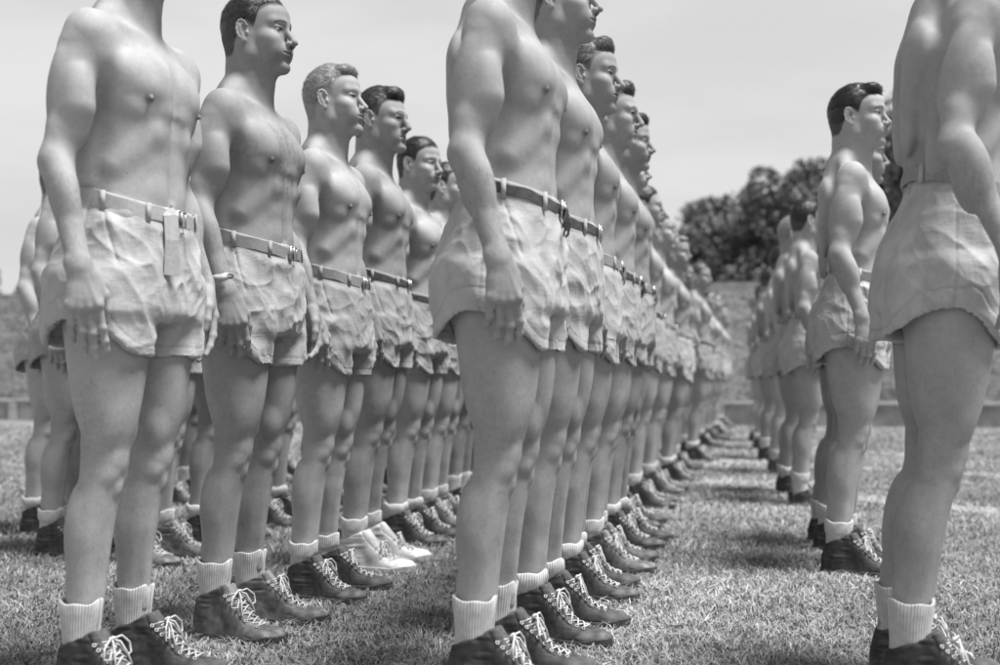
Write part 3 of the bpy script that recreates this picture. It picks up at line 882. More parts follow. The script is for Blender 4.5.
def build_shoe(kind, seed=1):
    f, hw = shoe_sdf(kind)
    h = .0026
    v, q = nets(lambda P, c, hf: f(P), np.arange(-.135, .205, h), np.arange(-.065, .065, h), np.arange(-.004, .20, h), margin=2.5)
    n = vnormals(v, q)
    cr = np.abs(2*vnoise(np.stack([v[:, 0]*22, v[:, 1]*12, v[:, 2]*75], -1), seed) - 1)
    m = np.exp(-((v[:, 0] + .06)/.06)**2)*sstep(.02, .05, v[:, 2]) + np.exp(-((v[:, 0] - .10)/.03)**2)
    v = v + n*((cr - .5)*.005*m)[:, None] + n*((vnoise(v*30, seed+2) - .5)*.003)[:, None]
    # eyestay strip: ridge line beside the tongue
    s = np.clip((.125 - v[:, 0])/.10, 0, 1)
    dy = np.abs(v[:, 1]); we = .024 - .007*s
    upfront = (n[:, 2] > -.1) & (v[:, 0] > -.03) & (v[:, 0] < .125) & (v[:, 2] > .045)
    edge = np.exp(-((dy - we - .010)/.0020)**2)*upfront
    inner = upfront & (dy < .012 + .004*s)
    v = v - n*(edge*.0018)[:, None]
    v = v + n*(.002*(upfront & (dy < we + .010) & ~inner))[:, None]
    tone = np.ones(len(v)); tone += .55*edge
    if kind != 'white': tone = np.where(inner, 2.2, tone); tone = np.where(upfront & (dy < we+.010) & ~inner, 1.5, tone)
    tone = tone*(1 + 1.6*sstep(.10, .18, v[:, 0])*vnoise(v*50, seed+3))*(1 + 1.1*sstep(.06, .015, v[:, 2])*vnoise(v*40, seed+5))*(.7 + .6*vnoise(v*25, seed+7))
    # sole
    def sf(P, c, hf):
        x = P[..., 0]; w = hw(np.clip(x, -.118, .19)) + F(.0030)
        d = (np.abs(P[..., 1])/w - 1)*w
        d = smax(d, x - F(.192), F(.018)); d = smax(d, -x - F(.120), F(.018))
        zt = F(.017) + F(.009)*np.clip((x - F(.11))/F(.05), 0, 1)
        return smax(smax(d, P[..., 2] - zt, F(.004)), F(.000) - P[..., 2], F(.003))
    sv, sq = nets(sf, np.arange(-.135, .21, h), np.arange(-.065, .065, h), np.arange(-.006, .05, .0022), margin=2.5)
    sn = vnormals(sv, sq)
    ang = np.arctan2(sv[:, 1], sv[:, 0])
    ribs = (np.sin(sv[:, 0]*900)*(sv[:, 0] > .13) + np.sin(sv[:, 2]*900)*.5)
    sv = sv + sn*(ribs*.0007)[:, None]*(np.abs(sn[:, 2:3]) < .5)
    # laces
    mb = MB()
    if kind in ('high', 'white', 'low'):
        zt = .158 if kind == 'high' else .098
        def proj(x, y, lift):
            # go down from above/front onto surface
            o = V(x + .05, y, .0) ; 
            ts = np.linspace(0, .14, 160)
            d0 = nrm((-.62, 0, -.78))
            st = V(x, y, 0); st = V(x + .07, y, 0)
            return o
        base = [(.118, .047), (.101, .054), (.084, .064), (.067, .076), (.051, .089), (.037, .101), (.026, .112), (.019, .124)]
        if kind != 'high': base = base[:5]
        def surf(x, z, y, lift=.003):
            d = nrm((.45, 0, .9)) if x > .05 else nrm((.9, 0, .45))
            ts = np.linspace(-.05, .05, 201); P = (V(x, y, z) + ts[:, None]*d).astype(F)
            val = f(P[None])[0]; i = np.nonzero(val < 0)[0]
            t = ts[i[-1]] if len(i) else -.02
            return V(x, y, z) + d*(t + lift)
        rs = random.Random(seed)
        L = [surf(x, z, -.019 - .001*i) for i, (x, z) in enumerate(base)]; R = [surf(x, z, .019 + .001*i) for i, (x, z) in enumerate(base)]
        for i in range(len(base) - 1):
            for A_, B_, lf in ((L[i], R[i+1], .004), (R[i], L[i+1], .0065)):
                x = (base[i][0]+base[i+1][0])/2; z = (base[i][1]+base[i+1][1])/2
                mid = surf(x, z, rs.uniform(-.002, .002), lf)
                q1 = (A_ + mid)/2 + V(.001, 0, .0015); q2 = (B_ + mid)/2 + V(.001, 0, .0015)
                mb.tube([A_, q1, mid, q2, B_], .0027, 6, flat=.6)
        mb.tube([L[0], surf(base[0][0]+.002, base[0][1], 0, .004), R[0]], .0027, 6)
        for i, (l, r) in enumerate(zip(L, R)):
            for s_, c in ((-1, l), (1, r)):
                c = c + V(0, s_*.005, -.0015); nn_ = nrm((.5, s_*.55, .55)); u = nrm(np.cross(nn_, (0, 0, 1))); w = np.cross(u, nn_)
                mb.tube([c + .0038*(math.cos(a)*u + math.sin(a)*w) for a in np.linspace(0, 2*math.pi, 10)[:-1]], .0013, 5, closed=True, tone=1.0)
                mb.tube([c + s_*V(0, -.003, 0), c + V(0, s_*-.006, .001)], .0022, 5)
        K = surf(base[-1][0], base[-1][1] - .004, 0, .009)
        mb.tube([K + V(0, -.009, 0), K + V(.004, 0, .003), K + V(0, .009, 0)], .0048, 7)
        for s_ in (-1, 1):
            a = rs.uniform(.8, 1.2)
            pts = [K, K + V(.012, s_*.018, .006), K + V(.016, s_*.040*a, -.012), K + V(.018, s_*.044*a, -.034), K + V(.020, s_*.030, -.038), K + V(.012, s_*.012, -.014), K]
            sm = []
            for i in range(len(pts)-1):
                for t in (0, .5): sm.append(pts[i]*(1-t) + pts[i+1]*t)
            mb.tube(sm, .0024, 6)
            pts = [K, K + V(.014, s_*.012, -.006), K + V(.026, s_*.020, -.030), K + V(.034, s_*(.016+.012*a), -.056)]
            mb.tube(pts, .0023, 6)
    # ankle patch on the inner side & heel strip belongs to the upper
    return (v, q, tone), (sv, sq), mb

def build_sock(style, seed=1):
    """ribbed sock tube, turned down cuff; foot-local coordinates"""
    nu, vv, ff, aa = 56, [], [], []
    top = {'tall': .208, 'mid': .190, 'roll': .178}[style]
    lo = .075
    prof_ = []
    if style == 'tall': prof_ = [(-.003, lo), (-.002, .12), (.001, .15), (.002, .18), (.003, top - .004), (.001, top), (-.004, top - .002), (-.006, top - .012)]
    if style == 'mid': prof_ = [(-.003, lo), (-.002, .12), (.000, .140), (.004, .145), (.005, .150), (.005, top - .006), (.003, top), (-.004, top - .001), (-.006, top - .012)]
    if style == 'roll': prof_ = [(-.003, lo), (-.002, .13), (.004, .134), (.009, .142), (.010, .158), (.009, top - .004), (.004, top), (-.003, top - .002), (-.006, top - .014)]
    rs = np.random.RandomState(seed)
    for (off, z) in prof_:
        fr = np.interp(z, [.07, .10, .14, .20, .24], [.040, .036, .036, .038, .041]); bk = np.interp(z, [.07, .10, .14, .20, .24], [.042, .038, .038, .044, .05])
        ri = np.interp(z, [.07, .14, .20, .24], [.033, .031, .036, .041]); cx = np.interp(z, [.07, .14, .24], [-.050, -.050, -.043])
        for i in range(nu):
            a = 2*math.pi*i/nu
            o = off + .0065 + .0016*math.sin(3*a + z*40 + seed) + .001*math.sin(7*a + z*90)
            x = cx + math.cos(a)*((fr if math.cos(a) > 0 else bk) + o); y = math.sin(a)*(ri + o)
            zz = z + (.004*math.sin(2*a + seed) + .0025*math.sin(5*a + seed*2) if z > .12 else 0)
            vv.append((x, y, zz)); aa.append(a)
    m = len(prof_)
    for j in range(m-1):
        for i in range(nu):
            ff.append((j*nu+i, j*nu+(i+1) % nu, (j+1)*nu+(i+1) % nu, (j+1)*nu+i))
    tone = np.ones(len(vv))
    return np.array(vv), np.array(ff), aa, tone

SHOES = {}
def get_shoe(kind, matk):
    key = (kind, matk)
    if key in SHOES: return SHOES[key]
    (v, q, t), (sv, sq), mb = build_shoe(kind, 1 + len(SHOES))
    out = []
    for s in (-1, 1):   # right foot (y-) and left foot (y+)
        S = np.array([1, 1, 1.]) if s > 0 else np.array([1, -1, 1.])
        fl = (lambda a: a) if s > 0 else (lambda a: a[:, ::-1])
        o1 = mesh_obj('shoe', v*S, fl(q), M[matk], None, True, {'tone': t}); 
        o2 = mesh_obj('sole', sv*S, fl(sq), M['rubber_white' if matk == 'canvas_white' else 'rubber'], None, True, {'tone': np.ones(len(sv))})
        lv = np.array(mb.v)*S; lf = [f if s > 0 else f[::-1] for f in mb.f]
        o3 = mesh_obj('lacing', lv, lf, M['lace'], None, True, {'tone': mb.t})
        out.append((o1.data, o2.data, o3.data))
        for o in (o1, o2, o3): bpy.data.objects.remove(o)
    SHOES[key] = out; return out
SOCKS = {}
def get_sock(style, k):
    if (style, k) not in SOCKS:
        v, f, a, t = build_sock(style, k); o = mesh_obj('sock', v, f, M['sock'], None, True, {'ang': a, 'tone': t}); SOCKS[(style, k)] = o.data
        bpy.data.objects.remove(o)
    return SOCKS[(style, k)]

def inst(name, data, parent, mtx=None):
    o = bpy.data.objects.new(name, data); COL.objects.link(o); o.parent = parent
    if mtx is not None: o.matrix_local = mtx
    return o

# prototypes -----------------------------------------------------------
def heavy(p):
    """all numpy work of a man, safe to run in a thread"""
    h = p.get('h', .0031) * (1.8 if QUICK else 1)
    return build_body(p, h), build_hair(p, .0028 if h < .005 else .0045), build_shorts(p, .0034 if h < .005 else .0046)

def assemble(p, data):
    (v, q, t), (hv, hq, ht), (sv, sq, st) = data
    body = mesh_obj('person', v, q, M[p['skin']], None, True, {'tone': t})
    mesh_obj('hair', hv, hq, M['hair_' + p['hair']], body, True, {'tone': ht})
    for s in (-1, 1):
        ev, ef, et = build_eye(p, s); mesh_obj('eye', ev, ef, M['eye'], body, True, {'tone': et})
    sh = mesh_obj('shorts', sv, sq, M[p['clothm']], body, True, {'tone': st})
    add_belt(p, sh, p.get('belt', 'light'))
    toe = math.radians(p.get('toe', 9))
    for i, s in enumerate((-1, 1)):
        data = get_shoe(p.get('shoe', 'high'), p.get('shoem', 'canvas'))[i]
        mt = Matrix.Translation((-.050, s*.104, 0)) @ Matrix.Rotation(s*toe, 4, 'Z') @ Matrix.Translation((.052, 0, 0))
        so = inst('shoe', data[0], body, mt); inst('sole', data[1], so); inst('lacing', data[2], so)
        sk = get_sock(p.get('sock', 'tall'), 1 + i)
        inst('sock', sk, body, Matrix.Translation((0, s*.104, 0)))
    leans = p.get('lean', .004)
    if p.get('bracelet'):
        mb = MB(); W = V(.030 + p.get('fx', 0)*.85, -.261, .965 + p.get('fx', 0)*.3); D = nrm((.31, -.08, -.95)); u = nrm(np.cross(D, (0, 1, 0))); w = np.cross(D, u)
        pts = [W + .0300*math.cos(a)*u + .0285*math.sin(a)*w + D*.003*math.cos(a) for a in np.linspace(0, 2*math.pi, 41)[:-1]]
        mb.tube(pts, .0022, 6, closed=True)
        for i in range(0, 40, 1): mb.tube([pts[i] - D*.003, pts[i] + D*.003], .0016, 5)
        mb.obj('bracelet', M['metal'], body)
        m2 = MB(); c = W + V(.010, -.0305, -.004); R = np.stack([nrm((.94, .30, .1)), nrm((.33, -.94, 0)), nrm((-.1, 0, 1))], 1)
        R, _ = np.linalg.qr(R)
        m2.box(c + V(0, -.002, 0), (.020, .0022, .0080), R); m2.obj('bracelet_plate', M['lace'], body)
    def shear(o):
        me = o.data; a = np.empty(len(me.vertices)*3, np.float32); me.vertices.foreach_get('co', a); a = a.reshape(-1, 3)
        a[:, 0] += leans*np.maximum(a[:, 2] - .16, 0); me.vertices.foreach_set('co', a.ravel()); me.update()
    for o in [body] + [c for c in body.children_recursive]:
        if o.name.split('.')[0] in ('person', 'hair', 'eye', 'shorts', 'belt', 'buckle', 'belt_loop', 'bracelet', 'bracelet_plate'): shear(o)
    return body

def copy_tree(o, parent=None):
    c = o.copy(); COL.objects.link(c)
    if parent is not None: c.parent = parent
    for ch in list(o.children): copy_tree(ch, c)
    return c
# ------------------------------------------------------------------ camera
FPX, HZ, CH, XV = 1180.0, 380.0, .71, 745.0
PSI = math.atan((XV - 500)/FPX); PITCH = math.atan((HZ - 332.5)/FPX)
cd = bpy.data.cameras.new('camera'); cam = bpy.data.objects.new('camera', cd); COL.objects.link(cam); scene.camera = cam
cd.sensor_width = 36; cd.lens = 36*FPX/1000; cd.clip_end = 2000; cd.clip_start = .05
cam.location = (0, 0, CH); cam.rotation_euler = (math.pi/2 + PITCH, 0, PSI)
cd.dof.use_dof = True; cd.dof.focus_distance = 3.35; cd.dof.aperture_fstop = 2.4
def ground_at(px, s):
    """ground point seen at photo column px where one metre measures s pixels"""
    z = FPX/s; x = (px - 500)/s
    return (x*math.cos(PSI) - z*math.sin(PSI), x*math.sin(PSI) + z*math.cos(PSI))

# ------------------------------------------------------------------ men
ORD = ['first', 'second', 'third', 'fourth', 'fifth', 'sixth', 'seventh', 'eighth', 'ninth', 'tenth', 'eleventh', 'twelfth', 'thirteenth', 'fourteenth', 'fifteenth', 'sixteenth', 'seventeenth', 'eighteenth', 'nineteenth', 'twentieth', 'twenty-first', 'twenty-second', 'twenty-third', 'twenty-fourth']
GA, GB, GC, GD, GE = ('men of the front-left rank', 'men of the middle rank', 'men of the right-hand rank', 'men of the rank behind the front-left one', 'men of the rearmost rank')
near = [
 # px, s, H, label, group, params
 (130, 425, 1.855, 'tall shirtless man at the far left edge, cloth belt end hanging from his shorts', GA,
  dict(skin='skin0', clothm='cloth0', hair='brown', belt='strap', seed=3, sock='tall', mus=.85, bag=.68, toe=6, curl=.6, waist=1.105)),
 (250, 348, 1.822, 'shirtless man wearing an identity bracelet, dark short hair, second from the left', GA,
  dict(skin='skin1', clothm='cloth1', hair='dark', belt='light', seed=5, yaw=-.04, pitch=.02, bracelet=True, fx=.02, curl=1.0, sock='tall', shoem='canvas_brown', toe=12, nose=1.05, mus=1.0, hairtop=.004, hairfront=-.004, jaw=1.03, chest=1)),
 (329, 298, 1.758, 'blond shirtless man with wavy fair hair looking slightly upward', GA,
  dict(skin='skin0', clothm='cloth2', hair='blond', belt='light', seed=7, yaw=-.06, pitch=.07, sock='mid', nose=1.0, mus=.95, hairtop=.012, quiff=.5, browdark=.35, thin=.4)),
 (375, 258, 1.832, 'shirtless man with thick wavy dark hair and low white canvas shoes', GA,
  dict(skin='skin1', clothm='cloth2', hair='dark', belt='dark', seed=9, yaw=-.22, pitch=-.01, sock='mid', shoe='white', shoem='canvas_white', nose=1.1, brow=1.15, hairtop=.016, quiff=1.2)),
 (415, 224, 1.785, 'dark-haired shirtless man in profile just left of the big foreground figure', GA,
  dict(skin='skin0', clothm='cloth2', hair='black', belt='dark', seed=11, yaw=-.30, pitch=-.05, sock='roll', nose=1.0, hairtop=.010, jaw=.96, thin=.6)),
 (507, 422, 1.89, 'big shirtless man in the centre foreground, head cut off by the top of the picture', GB,
  dict(skin='skin3', clothm='cloth0', hair='brown', belt='darkbow', seed=13, sock='tall', mus=1.0, toe=4, bag=1.0, arm=1.02)),
 (554, 352, 1.915, 'shirtless man right behind the big central one, only his chin showing at the top', GB,
  dict(skin='skin3', clothm='cloth1', hair='brown', belt='dark', seed=15, yaw=-.05, pitch=.02, sock='roll', nose=1.05)),
 (583, 296, 1.855, 'squinting shirtless man with a stiff light-brown flat top, third in the middle rank', GB,
  dict(skin='skin1', clothm='cloth1', hair='brown', belt='bow', seed=17, yaw=-.22, pitch=-.02, sock='roll', nose=1.1, brow=1.2, hairtop=.014, quiff=1.6, jaw=1.05)),
 (605, 260, 1.85, 'shirtless man with a brown quiff, fourth in the middle rank', GB,
  dict(skin='skin3', clothm='cloth2', hair='brown', belt='darkbow', seed=19, yaw=-.10, pitch=-.04, sock='mid', nose=1.15, hairtop=.012, quiff=1.4, shoem='canvas_brown')),
 (623, 228, 1.87, 'shirtless man with dark hair falling forward, fifth in the middle rank', GB,
  dict(skin='skin1', clothm='cloth2', hair='dark', belt='bow', seed=21, yaw=-.08, pitch=-.03, sock='roll', nose=1.0, hairtop=.010, quiff=1.0)),
 (922, 428, 1.90, 'blurred big shirtless man at the right edge seen partly from behind, arm bent forward', GC,
  dict(skin='skin3', clothm='cloth0', hair='brown', belt='light', seed=23, lean=.07, sock='tall', mus=.9, fx=.035, arm=.98, bag=.40, curl=.5, fold=.8)),
 (853, 264, 1.82, 'smiling dark-haired shirtless man standing alone in profile at the right', GC,
  dict(skin='skin0', clothm='cloth0', hair='black', belt='light', seed=25, smile=1, lean=.012, byaw=-.16, yaw=-.25, pitch=.02, sock='mid', shoem='canvas', nose=.95, hairtop=.010, quiff=.7, thin=.8, mus=.85, bag=1.0)),
 (836, 232, 1.79, 'shirtless man almost hidden behind the smiling dark-haired man, only his face showing', GC,
  dict(skin='skin1', clothm='cloth1', hair='black', belt='light', seed=27, lean=.06, yaw=-.05, sock='mid', hairtop=.006)),
 (807, 173, 1.74, 'suntanned shirtless man with dark hair seen from behind his shoulder', GC,
  dict(skin='skin3', clothm='cloth0', hair='black', belt='light', seed=29, yaw=.1, sock='mid', shoe='low', hairtop=.008)),
]
if QUICK: pass
far = [
 dict(skin='skin0', clothm='cloth1', hair='brown', belt='bow', seed=41, yaw=-.10, sock='roll', hairtop=.010, quiff=.8),
 dict(skin='skin3', clothm='cloth2', hair='dark', belt='dark', seed=43, yaw=.05, sock='mid', hairtop=.008),
 dict(skin='skin1', clothm='cloth1', hair='blond', belt='light', seed=45, yaw=-.25, sock='roll', hairtop=.012, quiff=.6, thin=.5, browdark=.4),
 dict(skin='skin0', clothm='cloth2', hair='black', belt='strapshort', seed=47, yaw=-.02, pitch=.05, sock='mid', shoem='canvas_brown', nose=1.1),
 dict(skin='skin2', clothm='cloth0', hair='dark', belt='light', seed=49, yaw=.15, pitch=-.05, sock='tall', fat=.8),
]
far += [dict(skin='skin1', clothm='cloth3', hair='brown', belt='darkbow', seed=51, yaw=-.35, pitch=-.06, sock='roll', hairtop=.006, jaw=.95, fat=.4),
 dict(skin='skin3', clothm='cloth1', hair='blond', belt='dark', seed=53, yaw=.02, pitch=.08, sock='mid', hairtop=.014, quiff=1.2, nose=1.15, toe=14)]
for f in far: f['h'] = .0050; f['fold'] = .65; f['strands'] = 1500
plist = [q[5] for q in near] + far
with ThreadPoolExecutor(4) as ex: DATA = list(ex.map(heavy, plist))
print('bodies computed', round(time.time() - T0, 1))
PROTO = [assemble(p, d) for p, d in zip(plist, DATA)]
rnd = random.Random(4)
def place(o, px, s, H, label, group, yaw=None):
    x, y = ground_at(px, s); o.location = (x, y, 0); k = H/1.80
    w = k**.5*rnd.uniform(.965, 1.035)
    o.scale = (w, w, k); o.rotation_euler = (0, 0, rnd.uniform(-.09, .09) if yaw is None else yaw)
    meta(o, label, 'man', group)
for (px, s, H, lab, grp, p), o in zip(near, PROTO): place(o, px, s, H, lab, grp, p.get('byaw'))
farp = PROTO[len(near):]; usedp = set()
def more(i, px, s, H, label, group):
    k = i % len(farp)
    if k in usedp: o = copy_tree(farp[k])
    else: o = farp[k]; usedp.add(k)
    place(o, px, s, H, label, group)
# rank A beyond the fifth man
for n, (px, s) in enumerate([(443, 203), (466, 184), (487, 168)]):
    more(n + 3, px, s, [1.77, 1.78, 1.76][n], '%s man of the front-left rank from the camera, half hidden by the central man' % ORD[5 + n], GA)
# rank B beyond the fifth man
inv = 1/228.; n = 5
for n in range(5, 18):
    inv += .00062 + .000055*(n - 5) + .00010*math.sin(n*2.3); s = 1/inv
    px = 745 - s*(.54 - .10*min(1, (n - 5)/7.) + rnd.uniform(-.10, .08))
    H = [1.86, 1.81, 1.77][n - 5] if n < 8 else 1.74 + rnd.uniform(-.075, .06)
    more([0, 1, 3, 2, 4, 5, 6, 1, 3, 0, 6, 2, 5, 4][n - 5], px, s, H, '%s man of the middle rank counted from the camera' % ORD[n], GB)
# rank C
for n, (px, s, H) in enumerate([(794, 158, 1.74), (782, 130, 1.73), (770, 111, 1.72), (763, 97, 1.70), (758, 86, 1.7)]):
    more(n + 2, px, s, H, '%s man of the right-hand rank counted from the camera, seen from behind' % ORD[4 + n], GC)
# rank D and E, seen between the legs
for n, s in enumerate([240, 252, 226, 201, 181, 164, 150, 138, 127, 118]):
    more(n*2 + 1, (76 if n == 0 else 745 - 2.32*s), s, 1.78, '%s man from the left of the rank behind the front-left one, seen between legs' % ORD[n], GD)
for n, s in enumerate([212, 190, 172, 156, 142, 130]):
    more(n*2, 745 - 3.25*s, s, 1.76, '%s man from the left of the rearmost rank, legs showing between nearer legs' % ORD[n], GE)

# ------------------------------------------------------------------ ground
SX = np.arange(-40, 40.01, .5)
def sheet(name, x0, x1, y0, y1, z, mat):
    o = mesh_obj(name, [(x0, y0, z), (x1, y0, z), (x1, y1, z), (x0, y1, z)], [(0, 1, 2, 3)], mat, None, False); meta(o, kind='structure'); return o
m, nt, b = newmat('turf_soil')
v = mul(nt, ramp(nt, noise(nt, 1.1, 5, .6), [(.3, .17), (.7, .27)]), ramp(nt, noise(nt, 60, 4, .7), [(.3, .55), (.7, 1.35)]))
v = mul(nt, v, ramp(nt, noise(nt, 12, 4, .6), [(.3, .8), (.7, 1.2)]))
nt.links.new(v, b.inputs['Base Color']); b.inputs['Roughness'].default_value = 1; b.inputs['Specular IOR Level'].default_value = .05
bump(nt, b, noise(nt, 80, 5, .7), .8, .02)
M['turf'] = m
sheet('ground', -400, 400, -60, 600, 0, M['turf'])

m, nt, b = newmat('dry_grass')
nt.links.new(mul(nt, tonesrc(nt), .28), b.inputs['Base Color']); b.inputs['Roughness'].default_value = .8; b.inputs['Specular IOR Level'].default_value = .2
M['grass'] = m
def grass():
    rs = np.random.RandomState(2); N = 90000 if QUICK else 560000
    lz = rs.uniform(math.log(1.9), math.log(19), N); z = np.exp(lz); a = rs.uniform(-.62, .62, N)
    x = a*z; cp, sp = math.cos(PSI), math.sin(PSI)
    X = x*cp - z*sp; Y = x*sp + z*cp
    ok = Y < 18.2; X, Y, z = X[ok], Y[ok], z[ok]; N = len(X)
    P2 = np.stack([X, Y, 0*X], -1)
    patch = vnoise(P2*1.3, 1); fine = vnoise(P2*9, 2); clump = vnoise(P2*26, 5)
    keep = rs.rand(N) < (.30 + .75*fine)*(.55 + .75*patch); X, Y, z, patch, fine, clump = [q[keep] for q in (X, Y, z, patch, fine, clump)]; N = len(X)
    sc = np.maximum(1, z/4.5)
    Hh = rs.uniform(.010, .028, N)*(.45 + .9*clump)*np.minimum(sc, 1.5)**.5
    W = rs.uniform(.0008, .0024, N)*sc
    az = rs.uniform(0, 2*math.pi, N); lean = rs.uniform(.2, 1.9, N)**1.1
    d = np.stack([np.cos(az), np.sin(az), 0*az], -1); az2 = az + math.pi/2 + rs.uniform(-.8, .8, N)
    sd = np.stack([np.cos(az2), np.sin(az2), rs.uniform(-.3, .3, N)], -1)
    B = np.stack([X, Y, np.full(N, -.001)], -1)
    up = V(0, 0, 1)
    mid = B + up*(Hh*.6)[:, None] + d*(Hh*.35*lean)[:, None]
    tip = B + up*(Hh*rs.uniform(.55, 1.1, N))[:, None] + d*(Hh*1.1*lean)[:, None]
    Vv = np.stack([B + sd*W[:, None], B - sd*W[:, None], mid + sd*(W*.85)[:, None], mid - sd*(W*.85)[:, None], tip + sd*(W*.2)[:, None], tip - sd*(W*.2)[:, None]], 1).reshape(-1, 3)
    b0 = np.arange(N)[:, None]*6
    Fq = np.concatenate([b0 + np.array([[0, 1, 3, 2]]), b0 + np.array([[2, 3, 5, 4]])])
    P2_ = np.stack([X, Y, 0*X], -1)*4
    t = rs.uniform(.55, 1.30, N)*(.50 + 1.05*patch)*(.8 + .4*vnoise(P2_, 9))*np.where(rs.rand(N) < .16, 1.5, 1)
    # faint chalk lines across the turf
    for (xa, ya, xb, yb, wd) in LINES:
        L2 = math.hypot(xb - xa, yb - ya); ds = np.abs((X - xa)*(yb - ya) - (Y - ya)*(xb - xa))/L2
        t = np.where((ds < wd*(.8 + .5*fine)) & (X > min(xa, xb)), t*1.1 + .25, t)
    o = mesh_obj('grass', Vv, Fq, M['grass'], None, True, {'tone': np.repeat(t, 6)}); meta(o, kind='stuff')
p0 = ground_at(705, 143); p1 = ground_at(985, 183); p2 = ground_at(690, 66*1.25); p3 = ground_at(985, 66*1.3)
LINES = [(p0[0], p0[1], p1[0]*1.3, p1[1] - (p0[1]-p1[1])*.3, .24), (p0[0] - .1, p0[1] + 2.2, p1[0]*1.6, p1[1] + 2.4, .2)]
m, nt, b = newmat('worn_chalk'); nt.links.new(ramp(nt, noise(nt, 9, 5, .7), [(.3, .22), (.7, .34)]), b.inputs['Base Color']); b.inputs['Roughness'].default_value = 1
for li, (xa, ya, xb, yb, wd) in enumerate(LINES):
    d = nrm((xb - xa, yb - ya, 0)); n_ = V(-d[1], d[0], 0)*wd*.8; A_, B_ = V(xa, ya, .004), V(xb, yb, .004); vs, fs = [], []
    for i in range(41):
        c = A_ + (B_ - A_)*i/40; j = .7 + .5*math.sin(i*1.7)*math.sin(i*.6); vs += [c - n_*j, c + n_*(1.5 - j)]
        if i: fs.append((i*2-2, i*2, i*2+1, i*2-1))
    o = mesh_obj('field_line', vs, fs, m, None, False); meta(o, kind='structure')
grass()

# ------------------------------------------------------------------ wall, bank, trees
YW = 18.75
wm = plain_mat('weathered_concrete', .27, .9, .2, 3, .3, 60, .4, .01, usetone=False)
cm = plain_mat('coping_concrete', .42, .9, .2, 5, .2, 60, .4, .01, usetone=False)
wr_ = MB(); wr_.box((0, YW + .125, .165), (40, .125, .165)); wall = wr_.obj('low_wall', wm, None, False)
meta(wall, 'low grey concrete wall along the foot of the grassy bank', 'wall')
cp_ = MB(); cp_.box((0, YW + .120, .352), (40, .145, .022)); cp_.obj('coping', cm, wall, False)
for i in range(-12, 13):
    q = MB(); q.box((i*1.9 + .6, YW - .018, .163), (.07, .02, .158)); 
    if i == -12: pm = q
    else:
        n0 = len(pm.v); pm.v += q.v; pm.f += [tuple(k + n0 for k in f) for f in q.f]; pm.t += q.t
pm.obj('pilaster_strip', cm, wall, False)['kind'] = 'stuff'
# grassy bank
m, nt, b = newmat('ivy_bank')
v = mul(nt, ramp(nt, noise(nt, .9, 5, .65), [(.3, .13), (.7, .20)]), ramp(nt, noise(nt, 9, 5, .7), [(.3, .5), (.7, 1.5)]))
nt.links.new(v, b.inputs['Base Color']); b.inputs['Roughness'].default_value = 1; b.inputs['Specular IOR Level'].default_value = .05
bump(nt, b, noise(nt, 14, 5, .7), .9, .12)
M['bank'] = m
gx = np.arange(-40, 40.01, .12); prof_y = np.concatenate([np.linspace(0, 3.7, 34)]); 
GX, GY = np.meshgrid(gx, prof_y, indexing='ij'); GZ = .33 + (GY + .105*np.sin(GY*2*math.pi/.74 + .4*np.sin(GX*.5)))*.575
nzv = vnoise(np.stack([GX*1.6, GY*2.2, GX*0], -1), 3)*.22 + vnoise(np.stack([GX*5, GY*6, GX*0], -1), 4)*.10
edge = np.minimum(1, np.minimum(GY/.3, (3.7 - GY)/.3))
vv = np.stack([GX, YW + .26 + GY - nzv*.5*edge, GZ + nzv*.85*edge], -1).reshape(-1, 3)
ny = len(prof_y); ii = np.arange((len(gx)-1)*ny).reshape(len(gx)-1, ny)[:, :-1].ravel()
bank = mesh_obj('bank', vv, np.stack([ii, ii + ny, ii + ny + 1, ii + 1], -1), M['bank'], None, True); meta(bank, kind='structure')
ZT = .33 + 3.7*.575; YT = YW + .26 + 3.7
path_m = plain_mat('pale_path', .30, .95, .1, 4, .2, 30, .4, .02, usetone=False)
sheet('terrain', -400, 400, YT + .62, 600, ZT + .04, M['bank'])
kb = MB(); kb.box((0, YT + .3, ZT - .1), (40, .33, .20)); kk = kb.obj('path', path_m, None, False); meta(kk, kind='structure')

